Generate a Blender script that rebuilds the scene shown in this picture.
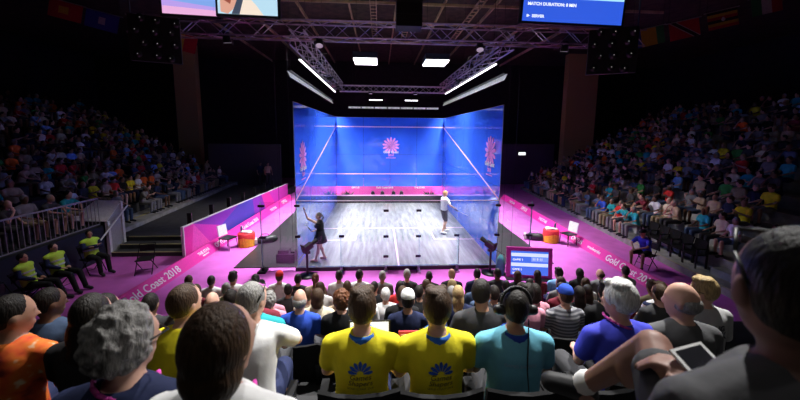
import bpy, bmesh, math, random
import numpy as np
from mathutils import Vector, Matrix
from mathutils.bvhtree import BVHTree

for o in list(bpy.data.objects): bpy.data.objects.remove(o, do_unlink=True)
S = bpy.context.scene
COL = S.collection
PI = math.pi
rnd = random.Random(11)

# ------------------------------------------------------------------ camera
cam_d = bpy.data.cameras.new('camera'); cam = bpy.data.objects.new('camera', cam_d); COL.objects.link(cam)
PIT, YAW, ROL = .12689, .061405, .0100474
def _axis(x, up, fw):
    c, s = math.cos(ROL), math.sin(ROL); x, up = c*x - s*up, s*x + c*up
    c, s = math.cos(PIT), math.sin(PIT); y, z = c*fw + s*up, -s*fw + c*up
    c, s = math.cos(YAW), math.sin(YAW)
    return Vector((c*x + s*y, -s*x + c*y, z))
r_, u_, f_ = _axis(1, 0, 0), _axis(0, 1, 0), _axis(0, 0, 1)
cam.matrix_world = Matrix(((r_.x, u_.x, -f_.x, -.62385), (r_.y, u_.y, -f_.y, -10.29175), (r_.z, u_.z, -f_.z, 4.25209), (0, 0, 0, 1)))
cam_d.sensor_width = 36; cam_d.lens = 333.1/800*36; cam_d.shift_y = -(200 - 175.44)/800
cam_d.clip_start = .05; cam_d.clip_end = 200
cam_d.dof.use_dof = True; cam_d.dof.focus_distance = 9.0; cam_d.dof.aperture_fstop = 2.4
S.camera = cam

# ------------------------------------------------------------------ world, exposure
W = bpy.data.worlds.new('hall_dark'); S.world = W; W.use_nodes = True
W.node_tree.nodes['Background'].inputs[0].default_value = (.10, .09, .13, 1)
W.node_tree.nodes['Background'].inputs[1].default_value = .012
vs = S.view_settings
vs.view_transform = 'Standard'; vs.look = 'None'; vs.gamma = 1; vs.use_curve_mapping = False; vs.exposure = 0.0

# ------------------------------------------------------------------ main lights (the rig over the court, plus added fill spots)
def area(name, loc, sx, sy, power, color=(1, 1, 1), spread=180, rot=(0, 0, 0)):
    l = bpy.data.lights.new(name, 'AREA'); l.shape = 'RECTANGLE'; l.size = sx; l.size_y = sy
    l.energy = power; l.color = color; l.spread = math.radians(spread)
    o = bpy.data.objects.new(name, l); o.location = loc; o.rotation_euler = rot; COL.objects.link(o); return o
def spot(name, loc, target, power, angle=40, blend=.6, color=(1, 1, 1), size=.25):
    l = bpy.data.lights.new(name, 'SPOT'); l.energy = power; l.spot_size = math.radians(angle); l.spot_blend = blend
    l.color = color; l.shadow_soft_size = size
    o = bpy.data.objects.new(name, l); o.location = loc
    o.rotation_euler = (Vector(target) - Vector(loc)).to_track_quat('-Z', 'Y').to_euler(); COL.objects.link(o); return o
area('court_strip_light', (-3.40, 6.0, 6.70), .3, 10.6, 1100, (1, .97, .98), 76)
area('court_strip_light', (3.45, 6.0, 6.70), .3, 10.6, 1100, (1, .97, .98), 76)
area('court_panel_light', (-1.25, 5.0, 7.30), .95, 1.2, 320, (1, .97, 1), 122)
area('court_panel_light', (1.85, 5.0, 7.30), .95, 1.2, 320, (1, .97, 1), 122)
SPOTS = [  # (location, target, power, cone, blend, colour)
    ((-2.4, 0.0, 6.70), (-2.0, -3.0, .0), 3600, 60, .7, (1, .97, .97)),
    ((2.4, 0.0, 6.70), (2.0, -3.0, .0), 3600, 60, .7, (1, .97, .97)),
    ((-5.0, 0.0, 6.70), (-4.7, 1.6, -.1), 430, 50, .8, (1, .96, 1)),
    ((5.0, 0.0, 6.70), (4.9, 1.6, -.1), 430, 50, .8, (1, .96, 1)),
    ((-3.1, 6.0, 6.62), (-10.4, 6.2, -.1), 950, 38, 1, (1, .90, .82)),  # added fill for the front rows of the left stand
    ((3.3, 6.0, 6.62), (9.8, 2.9, -.1), 2000, 46, 1, (1, .90, .82)),  # added fill for the front rows of the right stand
    ((-7.0, 0.0, 6.70), (-9.3, -.4, -.1), 300, 54, 1, (1, .95, .90)),  # unseen spot added to brighten the guards and steps
    ((-1.2, 11.0, 6.58), (-1.2, 10.9, .3), 500, 60, .8, (1, .96, 1)),  # this and the next: added to brighten the board behind the front glass
    ((1.6, 11.0, 6.58), (1.6, 10.9, .3), 500, 60, .8, (1, .96, 1)),
]
for a in SPOTS: spot('truss_and_fill_spot', *a, size=.07)
HOUSE_AND_FILL = [((-.9, -4.6, 9.4), (-1.0, -6.9, 2.0), 4800, 50, .9, (1, .98, .95)), ((3.6, -4.6, 9.4), (1.1, -7.3, 2.3), 5400, 57, .9, (1, .98, .95)),
         ((-3.0, -11.5, 9.6), (-.6, -6.5, 1.6), 75, 60, .9, (1, .97, .93)), ((3.4, -11.5, 9.6), (1.0, -6.5, 1.6), 75, 60, .9, (1, .97, .93))]  # rear pair: unseen fill added behind the camera to light the backs
WASH = [((-15.5, 15.2, .12), (-15.5, 17.2, 8.5), 480, 46, 1, (1, .72, .35)), ((16.0, 15.2, .12), (16.0, 17.2, 8.5), 480, 46, 1, (1, .72, .35)),
        ((-3.1, 4.6, 7.32), (-1.6, 7.5, 10.8), 40, 130, 1, (1, .80, .5)), ((3.3, 4.6, 7.32), (2.0, 7.5, 10.8), 40, 130, 1, (1, .80, .5))]
for a in WASH: spot('wash_light', *a, size=.06)
for a in HOUSE_AND_FILL: spot('house_and_fill_light', *a, size=.12)

# ------------------------------------------------------------------ materials
MATS = {}
def mat(name, color=(.5, .5, .5), rough=.6, metal=0, noise=.12, nscale=18, emit=None, estr=0, coat=0, bump=0, spec=.5):
    if name in MATS: return MATS[name]
    m = bpy.data.materials.new(name); m.use_nodes = True; nt = m.node_tree; p = nt.nodes['Principled BSDF']
    p.inputs['Roughness'].default_value = rough; p.inputs['Metallic'].default_value = metal
    p.inputs['Coat Weight'].default_value = coat; p.inputs['Specular IOR Level'].default_value = spec
    tc = nt.nodes.new('ShaderNodeTexCoord'); n = nt.nodes.new('ShaderNodeTexNoise'); n.inputs['Scale'].default_value = nscale
    n.inputs['Detail'].default_value = 4
    nt.links.new(tc.outputs['Object'], n.inputs['Vector'])
    r = nt.nodes.new('ShaderNodeValToRGB'); e = r.color_ramp.elements
    e[0].position = .3; e[1].position = .7
    e[0].color = tuple(c*(1 - noise) for c in color) + (1,); e[1].color = tuple(min(1, c*(1 + noise)) for c in color) + (1,)
    nt.links.new(n.outputs['Fac'], r.inputs['Fac']); nt.links.new(r.outputs['Color'], p.inputs['Base Color'])
    if emit:
        p.inputs['Emission Color'].default_value = tuple(emit) + (1,); p.inputs['Emission Strength'].default_value = estr
    if bump:
        b = nt.nodes.new('ShaderNodeBump'); b.inputs['Strength'].default_value = bump; b.inputs['Distance'].default_value = .01
        nt.links.new(n.outputs['Fac'], b.inputs['Height']); nt.links.new(b.outputs['Normal'], p.inputs['Normal'])
    MATS[name] = m; return m
def tint(name, rough=.8, noise=.18, nscale=14, bump=.0, spec=.3, attr=False, stretch=1.0):
    """colour comes from the object (one material, many shirts)"""
    if name in MATS: return MATS[name]
    m = bpy.data.materials.new(name); m.use_nodes = True; nt = m.node_tree; p = nt.nodes['Principled BSDF']
    p.inputs['Roughness'].default_value = rough; p.inputs['Specular IOR Level'].default_value = spec
    if attr:
        oi = nt.nodes.new('ShaderNodeAttribute'); oi.attribute_name = 'tone'
    else:
        oi = nt.nodes.new('ShaderNodeObjectInfo')
    tc = nt.nodes.new('ShaderNodeTexCoord'); n = nt.nodes.new('ShaderNodeTexNoise'); n.inputs['Scale'].default_value = nscale
    n.inputs['Detail'].default_value = 5
    mp = nt.nodes.new('ShaderNodeMapping'); mp.inputs['Scale'].default_value = (1, 1, stretch)
    nt.links.new(tc.outputs['Object'], mp.inputs['Vector']); nt.links.new(mp.outputs[0], n.inputs['Vector'])
    mr = nt.nodes.new('ShaderNodeMapRange'); mr.inputs['From Min'].default_value = .3; mr.inputs['From Max'].default_value = .7
    mr.inputs['To Min'].default_value = 1 - noise; mr.inputs['To Max'].default_value = 1 + noise*.6
    nt.links.new(n.outputs['Fac'], mr.inputs['Value'])
    mx = nt.nodes.new('ShaderNodeVectorMath'); mx.operation = 'SCALE'
    nt.links.new(oi.outputs['Color'], mx.inputs[0]); nt.links.new(mr.outputs['Result'], mx.inputs['Scale'])
    nt.links.new(mx.outputs['Vector'], p.inputs['Base Color'])
    if bump:
        b = nt.nodes.new('ShaderNodeBump'); b.inputs['Strength'].default_value = bump; b.inputs['Distance'].default_value = .02
        nt.links.new(n.outputs['Fac'], b.inputs['Height']); nt.links.new(b.outputs['Normal'], p.inputs['Normal'])
    MATS[name] = m; return m
def clear_glass(name, col=(.92, .96, .95), refl=1.0):
    if name in MATS: return MATS[name]
    m = bpy.data.materials.new(name); m.use_nodes = True; nt = m.node_tree; nt.nodes.clear()
    out = nt.nodes.new('ShaderNodeOutputMaterial'); t = nt.nodes.new('ShaderNodeBsdfTransparent'); t.inputs[0].default_value = col + (1,)
    g = nt.nodes.new('ShaderNodeBsdfGlossy'); g.inputs['Roughness'].default_value = .01; g.inputs[0].default_value = (.9, .95, 1, 1)
    fr = nt.nodes.new('ShaderNodeFresnel'); fr.inputs[0].default_value = 1.45
    mul = nt.nodes.new('ShaderNodeMath'); mul.operation = 'MULTIPLY'; mul.inputs[1].default_value = refl
    mx = nt.nodes.new('ShaderNodeMixShader')
    nt.links.new(fr.outputs[0], mul.inputs[0]); nt.links.new(mul.outputs[0], mx.inputs[0])
    nt.links.new(t.outputs[0], mx.inputs[1]); nt.links.new(g.outputs[0], mx.inputs[2]); nt.links.new(mx.outputs[0], out.inputs[0])
    MATS[name] = m; return m
M_CLOTH = tint('cloth', .85, .14, 9, .25); M_SKIN = tint('skin', .55, .08, 16, 0, .4); M_HAIR = tint('hair', .55, .45, 110, .5, .35, stretch=.16)
M_SHOE = tint('shoe', .6, .1, 20); M_CROWD = tint('crowd_cloth', .85, .1, 9, attr=True)
M_EYE = mat('eye', (.02, .015, .012), .2); M_LIP = mat('lip', (.32, .10, .09), .5)
M_BLACK = mat('black_plastic', (.012, .012, .014), .45); M_BLACKM = mat('black_metal', (.015, .015, .017), .4, .6)
M_SEAT = mat('seat_plastic', (.010, .010, .011), .8, spec=.15)
M_DARKWALL = mat('black_drape', (.010, .009, .011), .95, noise=.4, nscale=2)
M_ALU = mat('truss_aluminium', (.42, .36, .40), .35, .85, noise=.25, nscale=6)
M_STEEL = mat('brushed_steel', (.5, .5, .5), .3, .9)
M_WHITE = mat('white_paint', (.75, .75, .74), .6); M_WTEXT = mat('white_print', (.85, .85, .85), .7, noise=.03)
M_GREY = mat('grey_deck', (.30, .30, .29), .8, noise=.3, nscale=3); M_DGREY = mat('dark_deck', (.045, .045, .05), .75, noise=.3, nscale=3)
M_CARPET = mat('magenta_carpet', (.58, .135, .53), .95, noise=.10, nscale=2.2, bump=.1, spec=.1)
M_PINK = mat('pink_board_print', (.78, .03, .36), .55, noise=.05); M_MAG = mat('magenta_board_print', (.62, .04, .45), .55, noise=.06)
M_PURP = mat('purple_board_print', (.22, .03, .42), .55, noise=.06); M_BLUEP = mat('blue_board_print', (.05, .06, .42), .55, noise=.06)
M_LOGO = mat('pink_emblem', (.95, .32, .74), .6, noise=.05); M_LINE = mat('court_line', (.95, .55, .78), .6, noise=.03)
M_GLASS = clear_glass('clear_glass'); M_LASER = mat('black_apron', (.028, .026, .03), .35, noise=.3, nscale=4)

# ------------------------------------------------------------------ mesh helpers
class MB:
    def __init__(s): s.v = []; s.f = []
    def add(s, vs, fs):
        b = len(s.v); s.v += [tuple(v) for v in vs]; s.f += [tuple(i + b for i in f) for f in fs]; return s
    def box(s, c, d, rot=None):
        x, y, z = (k/2 for k in d); vs = [Vector((sx*x, sy*y, sz*z)) for sx in (-1, 1) for sy in (-1, 1) for sz in (-1, 1)]
        if rot is not None: vs = [rot @ v for v in vs]
        c = Vector(c); return s.add([v + c for v in vs], [(0, 1, 3, 2), (4, 6, 7, 5), (0, 4, 5, 1), (2, 3, 7, 6), (0, 2, 6, 4), (1, 5, 7, 3)])
    def box2(s, a, b): return s.box([(p + q)/2 for p, q in zip(a, b)], [abs(q - p) for p, q in zip(a, b)])
    def tube(s, a, b, r, n=8, r2=None):
        a, b = Vector(a), Vector(b); r2 = r if r2 is None else r2
        q = (b - a).to_track_quat('Z', 'Y')
        vs = [p + q @ Vector((math.cos(t)*R, math.sin(t)*R, 0)) for p, R in ((a, r), (b, r2)) for t in [2*PI*i/n for i in range(n)]]
        return s.add(vs, [(i, (i + 1) % n, n + (i + 1) % n, n + i) for i in range(n)] + [tuple(range(n))[::-1], tuple(range(n, 2*n))])
    def path(s, pts, r, n=8):
        for a, b in zip(pts, pts[1:]): s.tube(a, b, r, n)
        return s
    def prism(s, poly, ext):  # poly: 3d outline; ext: extrusion vector
        n = len(poly); e = Vector(ext); P = [Vector(p) for p in poly]
        return s.add(P + [p + e for p in P], [tuple(range(n))[::-1], tuple(range(n, 2*n))] + [(i, (i + 1) % n, n + (i + 1) % n, n + i) for i in range(n)])
    def loft(s, rings):
        n = len(rings[0]); b = [v for r in rings for v in r]; fs = []
        for k in range(len(rings) - 1):
            for i in range(n):
                j = (i + 1) % n; fs.append((k*n + i, k*n + j, k*n + n + j, k*n + n + i))
        fs += [tuple(range(n))[::-1], tuple(range((len(rings) - 1)*n, len(rings)*n))]
        return s.add(b, fs)
    def lathe(s, prof, c=(0, 0, 0), n=20):
        return s.loft([[(c[0] + r*math.cos(2*PI*i/n), c[1] + r*math.sin(2*PI*i/n), c[2] + z) for i in range(n)] for r, z in prof])
    # soft solids for bodies
    def ell(s, c, r, rot=None, nu=14, nv=9):
        c = Vector(c); rings = []
        for j in range(nv):
            ph = -PI/2 + PI*(j + .5)/nv
            ring = []
            for i in range(nu):
                t = 2*PI*i/nu; v = Vector((r[0]*math.cos(ph)*math.cos(t), r[1]*math.cos(ph)*math.sin(t), r[2]*math.sin(ph)))
                ring.append(c + (rot @ v if rot is not None else v))
            rings.append(ring)
        return s.loft(rings)
    def cap(s, a, b, ra, rb=None, n=10):
        rb = ra if rb is None else rb; a, b = Vector(a), Vector(b); d = b - a
        if d.length < 1e-5: return s.ell(a, (ra,)*3)
        q = d.to_track_quat('Z', 'Y'); L = d.length; prof = []
        for k in range(4): t = -PI/2 + (k + .5)/4*PI/2; prof.append((ra*math.cos(t), ra*math.sin(t)))
        for k in range(4): t = (k + .5)/4*PI/2; prof.append((rb*math.cos(t), L + rb*math.sin(t)))
        return s.loft([[a + q @ Vector((R*math.cos(2*PI*i/n), R*math.sin(2*PI*i/n), z)) for i in range(n)] for R, z in prof])
    def chain(s, pts, rad, n=10):
        for i in range(len(pts) - 1): s.cap(pts[i], pts[i + 1], rad[i], rad[i + 1], n)
        return s
    def mesh(s, name, m=None, smooth=False):
        me = bpy.data.meshes.new(name); me.from_pydata(s.v, [], s.f); me.update()
        bm = bmesh.new(); bm.from_mesh(me); bmesh.ops.recalc_face_normals(bm, faces=bm.faces); bm.to_mesh(me); bm.free()
        if m: me.materials.append(m)
        if smooth: me.shade_smooth()
        return me
    def build(s, name, m, parent=None, smooth=False, loc=None): return link(name, s.mesh(name, m, smooth), parent, loc)
def link(name, me, parent=None, loc=None, color=None):
    o = bpy.data.objects.new(name, me); COL.objects.link(o)
    if parent: o.parent = parent
    if loc is not None: o.location = loc
    if color: o.color = tuple(color) + (1,)
    return o
def tag(o, label=None, cat=None, group=None, kind=None):
    if label: o['label'] = label
    if cat: o['category'] = cat
    if group: o['group'] = group
    if kind: o['kind'] = kind
    return o
def thing(name, label, cat, loc=(0, 0, 0), rz=0, group=None):
    o = bpy.data.objects.new(name, None); COL.objects.link(o); o.location = loc; o.rotation_euler = (0, 0, rz); o.empty_display_size = .1
    return tag(o, label, cat, group)
def struct(name, mb, m, parent=None, label=None):
    o = mb.build(name, m, parent)
    if not parent: tag(o, label, None, None, 'structure')
    return o
def copy_tree(o, parent=None):
    c = o.copy(); COL.objects.link(c); c.parent = parent
    for ch in o.children: copy_tree(ch, c)
    return c
_scratch = None
def remesh(mb, voxel, smooth=4, ratio=1.0, m=None, name='body'):
    o = link('scratch', mb.mesh('scratch'))
    r = o.modifiers.new('r', 'REMESH'); r.mode = 'VOXEL'; r.voxel_size = voxel
    if smooth: k = o.modifiers.new('s', 'SMOOTH'); k.factor = .5; k.iterations = smooth
    if ratio < 1: d = o.modifiers.new('d', 'DECIMATE'); d.ratio = ratio
    dg = bpy.context.evaluated_depsgraph_get(); me = bpy.data.meshes.new_from_object(o.evaluated_get(dg)); me.name = name
    old = o.data; bpy.data.objects.remove(o); bpy.data.meshes.remove(old)
    me.materials.clear()
    if m: me.materials.append(m)
    me.shade_smooth(); return me
def text_mesh(txt, size, depth=.004, align='LEFT', shear=0, bold=0, res=3):
    c = bpy.data.curves.new('t', 'FONT'); c.body = txt; c.size = size; c.extrude = depth/2; c.align_x = align; c.shear = shear; c.offset = bold; c.resolution_u = res
    o = bpy.data.objects.new('t', c); COL.objects.link(o); dg = bpy.context.evaluated_depsgraph_get()
    me = bpy.data.meshes.new_from_object(o.evaluated_get(dg)); bpy.data.objects.remove(o); bpy.data.curves.remove(c)
    return me
def place_text(name, txt, size, m, parent, origin, xdir, ydir, **k):
    """flat lettering: text x axis along xdir, up along ydir; local to parent"""
    me = text_mesh(txt, size, **k); me.materials.clear(); me.materials.append(m)
    o = link(name, me, parent); x = Vector(xdir).normalized(); y = Vector(ydir).normalized(); z = x.cross(y)
    o.matrix_local = Matrix(((x.x, y.x, z.x, origin[0]), (x.y, y.y, z.y, origin[1]), (x.z, y.z, z.z, origin[2]), (0, 0, 0, 1))); return o
def petals(mb, n, r0, r1, a0, a1, wid, plane, ext):
    for i in range(n):
        a = a0 + (a1 - a0)*i/max(1, n - 1); pts = []
        for (rr, w) in ((r0, .25), (r0 + (r1 - r0)*.55, 1), (r0 + (r1 - r0)*.85, .75), (r1, 0), (r0 + (r1 - r0)*.85, -.75), (r0 + (r1 - r0)*.55, -1), (r0, -.25)):
            pts.append(plane(rr*math.cos(a) - w*wid*math.sin(a), rr*math.sin(a) + w*wid*math.cos(a)))
        mb.prism(pts, ext)
    return mb

# ================================================================== THE SETTING
GZ = -.12
struct('floor', MB().box2((-26, -18, GZ - .3), (26, 24, GZ)), M_CARPET)
struct('ceiling', MB().box2((-26, -18, 10.8), (26, 24, 11.1)), mat('roof_sheet', (.035, .026, .015), .8, noise=.7, nscale=2.5))
struct('wall_back', MB().box2((-26, 22, GZ), (26, 22.3, 10.8)), M_DARKWALL)
struct('wall_left', MB().box2((-26.3, -18, GZ), (-26, 24, 10.8)), M_DARKWALL)
struct('wall_right', MB().box2((26, -18, GZ), (26.3, 24, 10.8)), M_DARKWALL)
struct('wall_front', MB().box2((-26, -18.3, GZ), (26, -18, 10.8)), M_DARKWALL)
# roof purlins running away from the camera and cross beams
M_BEAM = mat('roof_beam', (.42, .33, .17), .7, noise=.3, nscale=2)
for i, x in enumerate((-10.5, -7.6, -4.8, -2.2, .2, 2.6, 5.2, 8, 10.8)):
    struct('trim_%d' % (i + 1), MB().box2((x - .035, -8, 10.62), (x + .035, 22, 10.8)), M_BEAM)
for i, y in enumerate((1.0, 4.0, 7.0, 10.0, 14.0)):
    struct('trim_%d' % (i + 20), MB().box2((-14, y - .04, 10.5), (14, y + .04, 10.62)), M_BEAM)
def ladder_tray(x, y0, y1, z):
    t = thing('cable_ladder', 'pale cable ladder tray under the brown roof sheets', 'cable tray', (x, y0, z), 0, 'cable ladders')
    MB().box2((-.16, 0, 0), (-.13, y1 - y0, .08)).build('rail', M_BEAM, t); MB().box2((.13, 0, 0), (.16, y1 - y0, .08)).build('rail', M_BEAM, t)
    me = MB().box2((-.13, -.02, .02), (.13, .04, .05)).mesh('rung', M_BEAM)
    for i in range(int((y1 - y0)/.45)): link('rung', me, t, (0, .2 + .45*i, 0))
for x in (-.95, .85, 4.0): ladder_tray(x, -2, 12, 10.15)
# far wall blocks: grey end wall left of court, warm tan piers
struct('wall_pier_1', MB().box2((-16.4, 17, GZ), (-14.8, 17.6, 10.8)), mat('tan_wall', (.42, .27, .10), .8))
struct('wall_pier_2', MB().box2((14.8, 17, GZ), (17.4, 17.6, 10.8)), MATS['tan_wall'])
struct('wall_end_1', MB().box2((-13.5, 15.6, GZ), (-8.2, 15.9, 3.3)), mat('grey_end_wall', (.07, .07, .07), .8))
struct('wall_end_2', MB().box2((8.6, 18.0, GZ), (14.6, 18.3, 3.4)), mat('purple_end_wall', (.08, .04, .09), .8))

# ------------------------------------------------------------------ squash court
HW, LEN, TOP = 3.2, 9.75, 5.14
def blue_glass():
    m = mat('blue_glass', (.042, .15, .82), .05, noise=.16, nscale=.55, coat=.6, spec=.7); p = m.node_tree.nodes['Principled BSDF']
    p.inputs['Coat Roughness'].default_value = .02; p.inputs['IOR'].default_value = 1.5; return m
M_BLUE = blue_glass()
def court_floor_mat():
    m = bpy.data.materials.new('court_boards'); m.use_nodes = True; nt = m.node_tree; p = nt.nodes['Principled BSDF']
    tc = nt.nodes.new('ShaderNodeTexCoord'); mp = nt.nodes.new('ShaderNodeMapping'); mp.inputs['Scale'].default_value = (1, .12, 1)
    n = nt.nodes.new('ShaderNodeTexNoise'); n.inputs['Scale'].default_value = 7; n.inputs['Detail'].default_value = 6
    br = nt.nodes.new('ShaderNodeTexBrick'); br.inputs['Scale'].default_value = 1; br.inputs['Brick Width'].default_value = 1.6; br.inputs['Row Height'].default_value = .09
    br.inputs['Mortar Size'].default_value = .003; br.inputs['Color1'].default_value = (.205, .20, .21, 1); br.inputs['Color2'].default_value = (.265, .26, .27, 1); br.inputs['Mortar'].default_value = (.2, .2, .2, 1)
    mp2 = nt.nodes.new('ShaderNodeMapping'); mp2.inputs['Rotation'].default_value = (0, 0, PI/2)
    nt.links.new(tc.outputs['Object'], mp.inputs['Vector']); nt.links.new(mp.outputs[0], n.inputs['Vector'])
    nt.links.new(tc.outputs['Object'], mp2.inputs['Vector']); nt.links.new(mp2.outputs[0], br.inputs['Vector'])
    rp = nt.nodes.new('ShaderNodeValToRGB'); rp.color_ramp.elements[0].position = .35; rp.color_ramp.elements[1].position = .68
    rp.color_ramp.elements[0].color = (.62, .62, .64, 1); rp.color_ramp.elements[1].color = (1.15, 1.15, 1.15, 1)
    nt.links.new(n.outputs['Fac'], rp.inputs['Fac'])
    mx = nt.nodes.new('ShaderNodeMixRGB'); mx.blend_type = 'MULTIPLY'; mx.inputs[0].default_value = 1
    nt.links.new(br.outputs['Color'], mx.inputs[1]); nt.links.new(rp.outputs['Color'], mx.inputs[2]); nt.links.new(mx.outputs[0], p.inputs['Base Color'])
    p.inputs['Roughness'].default_value = .42; return m
cf = struct('floor_court', MB().box2((-HW - .05, -.06, GZ + .002), (HW + .05, LEN + .05, 0)), court_floor_mat())
MB().box2((-HW - .06, -.075, GZ + .002), (HW + .06, -.06, .0)).build('edge_trim', M_BLACK, cf)
LZ = .004
def fl(x0, y0, x1, y1): MB().box2((x0, y0, 0), (x1, y1, LZ)).build('floor_line', M_LINE, cf)
SHORT = LEN - 5.49
fl(-HW, SHORT, HW, SHORT + .05); fl(-.025, 0, .025, SHORT)
for s in (-1, 1):
    x = s*(HW - 1.6); fl(x - .025, SHORT - 1.6, x + .025, SHORT); fl(min(x, s*HW), SHORT - 1.65, max(x, s*HW), SHORT - 1.6)
# aprons at both sides of the court
for s in (-1, 1):
    struct('floor_apron_%d' % (1 if s < 0 else 2), MB().box2((s*(HW + .08), .25, GZ), (s*(HW + 2.1), LEN + 1.2, GZ + .03)), M_LASER)
# walls: blue glass panels, joined with steel patch fittings
def wall_panels(name, panels, m=None):
    w = tag(bpy.data.objects.new(name, None), None, None, None, 'structure'); COL.objects.link(w)
    for a, b in panels: MB().box2(a, b).build('glass_panel', m or M_BLUE, w)
    return w
g = .006
fw = wall_panels('wall_court_front', [((-HW + i*1.6 + g, LEN, z0), (-HW + (i + 1)*1.6 - g, LEN + .02, z1)) for i in range(4) for z0, z1 in ((1.02, 2.95), (2.96, TOP))])
for i in range(4): MB().box2((-HW + i*1.6 + g, LEN, .5), (-HW + (i + 1)*1.6 - g, LEN + .02, 1.01)).build('clear_panel', M_GLASS, fw)
MB().box2((-HW, LEN - .03, 0), (HW, LEN + .01, .44)).build('tin', mat('tin_grey', (.035, .035, .04), .5), fw)
MB().box2((-HW, LEN - .035, .44), (HW, LEN + .02, .495)).build('tin_line', M_LINE, fw)
MB().box2((-HW, LEN - .006, 1.76), (HW, LEN, 1.81)).build('service_line', M_LINE, fw)
MB().box2((-HW, LEN - .006, 4.57), (HW, LEN, 4.63)).build('out_line', M_LINE, fw)
MB().box2((-HW, LEN - .003, TOP), (HW, LEN + .023, TOP + .012)).build('top_edge', M_STEEL, fw)
sides = []
for s in (-1, 1):
    n = 6; d = LEN/n
    w = wall_panels('wall_court_side_%d' % (1 if s < 0 else 2), [((s*HW, i*d + g, z0), (s*(HW + .02), (i + 1)*d - g, z1)) for i in range(n) for z0, z1 in ((.0, 2.55), (2.56, TOP))])
    MB().prism([(s*(HW - .006), LEN, 4.57), (s*(HW - .006), LEN, 4.63), (s*(HW - .006), 0, 2.19), (s*(HW - .006), 0, 2.13)], (s*.005, 0, 0)).build('out_line', M_LINE, w)
    MB().box2((s*(HW - .003), 0, TOP), (s*(HW + .023), LEN, TOP + .012)).build('top_edge', M_STEEL, w)
    MB().box2((s*(HW - .002), -.012, 0), (s*(HW + .022), 0, TOP)).build('end_edge', mat('edge_glass', (.25, .4, .42), .2), w)
    sides.append(w)
# emblems: radial flower with lettering
def emblem(parent, o, xd, yd, nd, sc):
    o, xd, yd, nd = Vector(o), Vector(xd), Vector(yd), Vector(nd)*.004
    pl = lambda a, b: o + xd*(a*sc) + yd*(b*sc)
    mb = petals(MB(), 13, .12, .62, -PI/2 + .3, 1.5*PI - .3, .078, lambda a, b: pl(a, b + .25), nd)
    petals(mb, 11, .02, .26, 0, 2*PI*10/11, .03, lambda a, b: pl(a, b + .25), nd)
    e = mb.build('emblem', M_LOGO, parent)
    place_text('lettering', 'Gold Coast', .23*sc, M_WTEXT, parent, o + yd*(-.28*sc) + nd*1.6, xd, yd, align='CENTER', bold=.006)
    place_text('lettering', '2018', .20*sc, M_LOGO, parent, o + yd*(-.50*sc) + nd*1.6, xd, yd, align='CENTER', bold=.006)
    mb = MB()
    for i in range(7):
        mb.prism([pl(-.34 + .1*i, -.60), pl(-.27 + .1*i, -.60), pl(-.27 + .1*i, -.65), pl(-.34 + .1*i, -.65)], nd)
    mb.build('small_print', M_LOGO, parent)
emblem(fw, (.05, LEN - .006, 3.28), (1, 0, 0), (0, 0, 1), (0, -1, 0), .84)
emblem(sides[0], (-HW + .006, 1.05, 3.22), (0, 1, 0), (0, 0, 1), (1, 0, 0), .86)
emblem(sides[1], (HW - .006, 1.05, 3.4), (0, -1, 0), (0, 0, 1), (-1, 0, 0), .92)
# clear back wall with door, wings, fins and patch fittings
BH = 2.13
bx = [-HW, -1.82, -.42, .62, 1.86, HW]
bw = wall_panels('wall_court_back', [((a + g, -.02, .01), (b - g, 0, BH)) for a, b in zip(bx, bx[1:])], M_GLASS)
MB().box2((-HW, -.022, BH), (HW, .002, BH + .02)).build('top_edge', mat('line_tape', (.75, .65, .72), .5), bw)
def fitting(p, w=.16, h=.07, d=.05, par=bw): MB().box(p, (w, d, h)).build('patch_fitting', M_BLACKM, par)
for x in bx[1:5]:
    for z in ((.32, .98, 1.82) if x in (bx[2], bx[3]) else (1.0,)):
        fitting((x, -.01, z))
    MB().box2((x - .008, -.34, GZ), (x + .008, -.025, 1.05)).build('glass_fin', M_GLASS, bw)
    MB().box2((x - .05, -.36, GZ), (x + .05, -.02, GZ + .06)).box2((x - .03, -.2, GZ + .06), (x + .03, -.05, GZ + .16)).build('floor_bracket', M_STEEL, bw)
MB().tube((.50, -.06, .95), (.50, -.06, 1.15), .012).build('door_handle', M_STEEL, bw)
for s in (-1, 1):
    fitting((s*(HW - .02), -.01, 1.0)); fitting((s*(HW - .02), -.01, 1.98))
    w = wall_panels('wall_glass_wing_%d' % (1 if s < 0 else 2), [((s*(HW + .05), -.02, GZ + .01), (s*(HW + 1.1), 0, 2.1))], M_GLASS)
    for z in (.98, 1.98): MB().box((s*(HW + 1.06), -.01, z), (.2, .06, .07)).build('patch_fitting', M_BLACKM, w)
    MB().box2((s*(HW + .95), -.22, GZ), (s*(HW + 1.2), .12, GZ + .05)).box2((s*(HW + 1.03), -.1, GZ), (s*(HW + 1.1), .0, GZ + .14)).build('floor_bracket', M_BLACKM, w)
    MB().box2((s*(HW + 1.085), -.03, GZ), (s*(HW + 1.105), .01, 2.1)).build('edge_strip', mat('edge_glass'), w)

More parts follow.
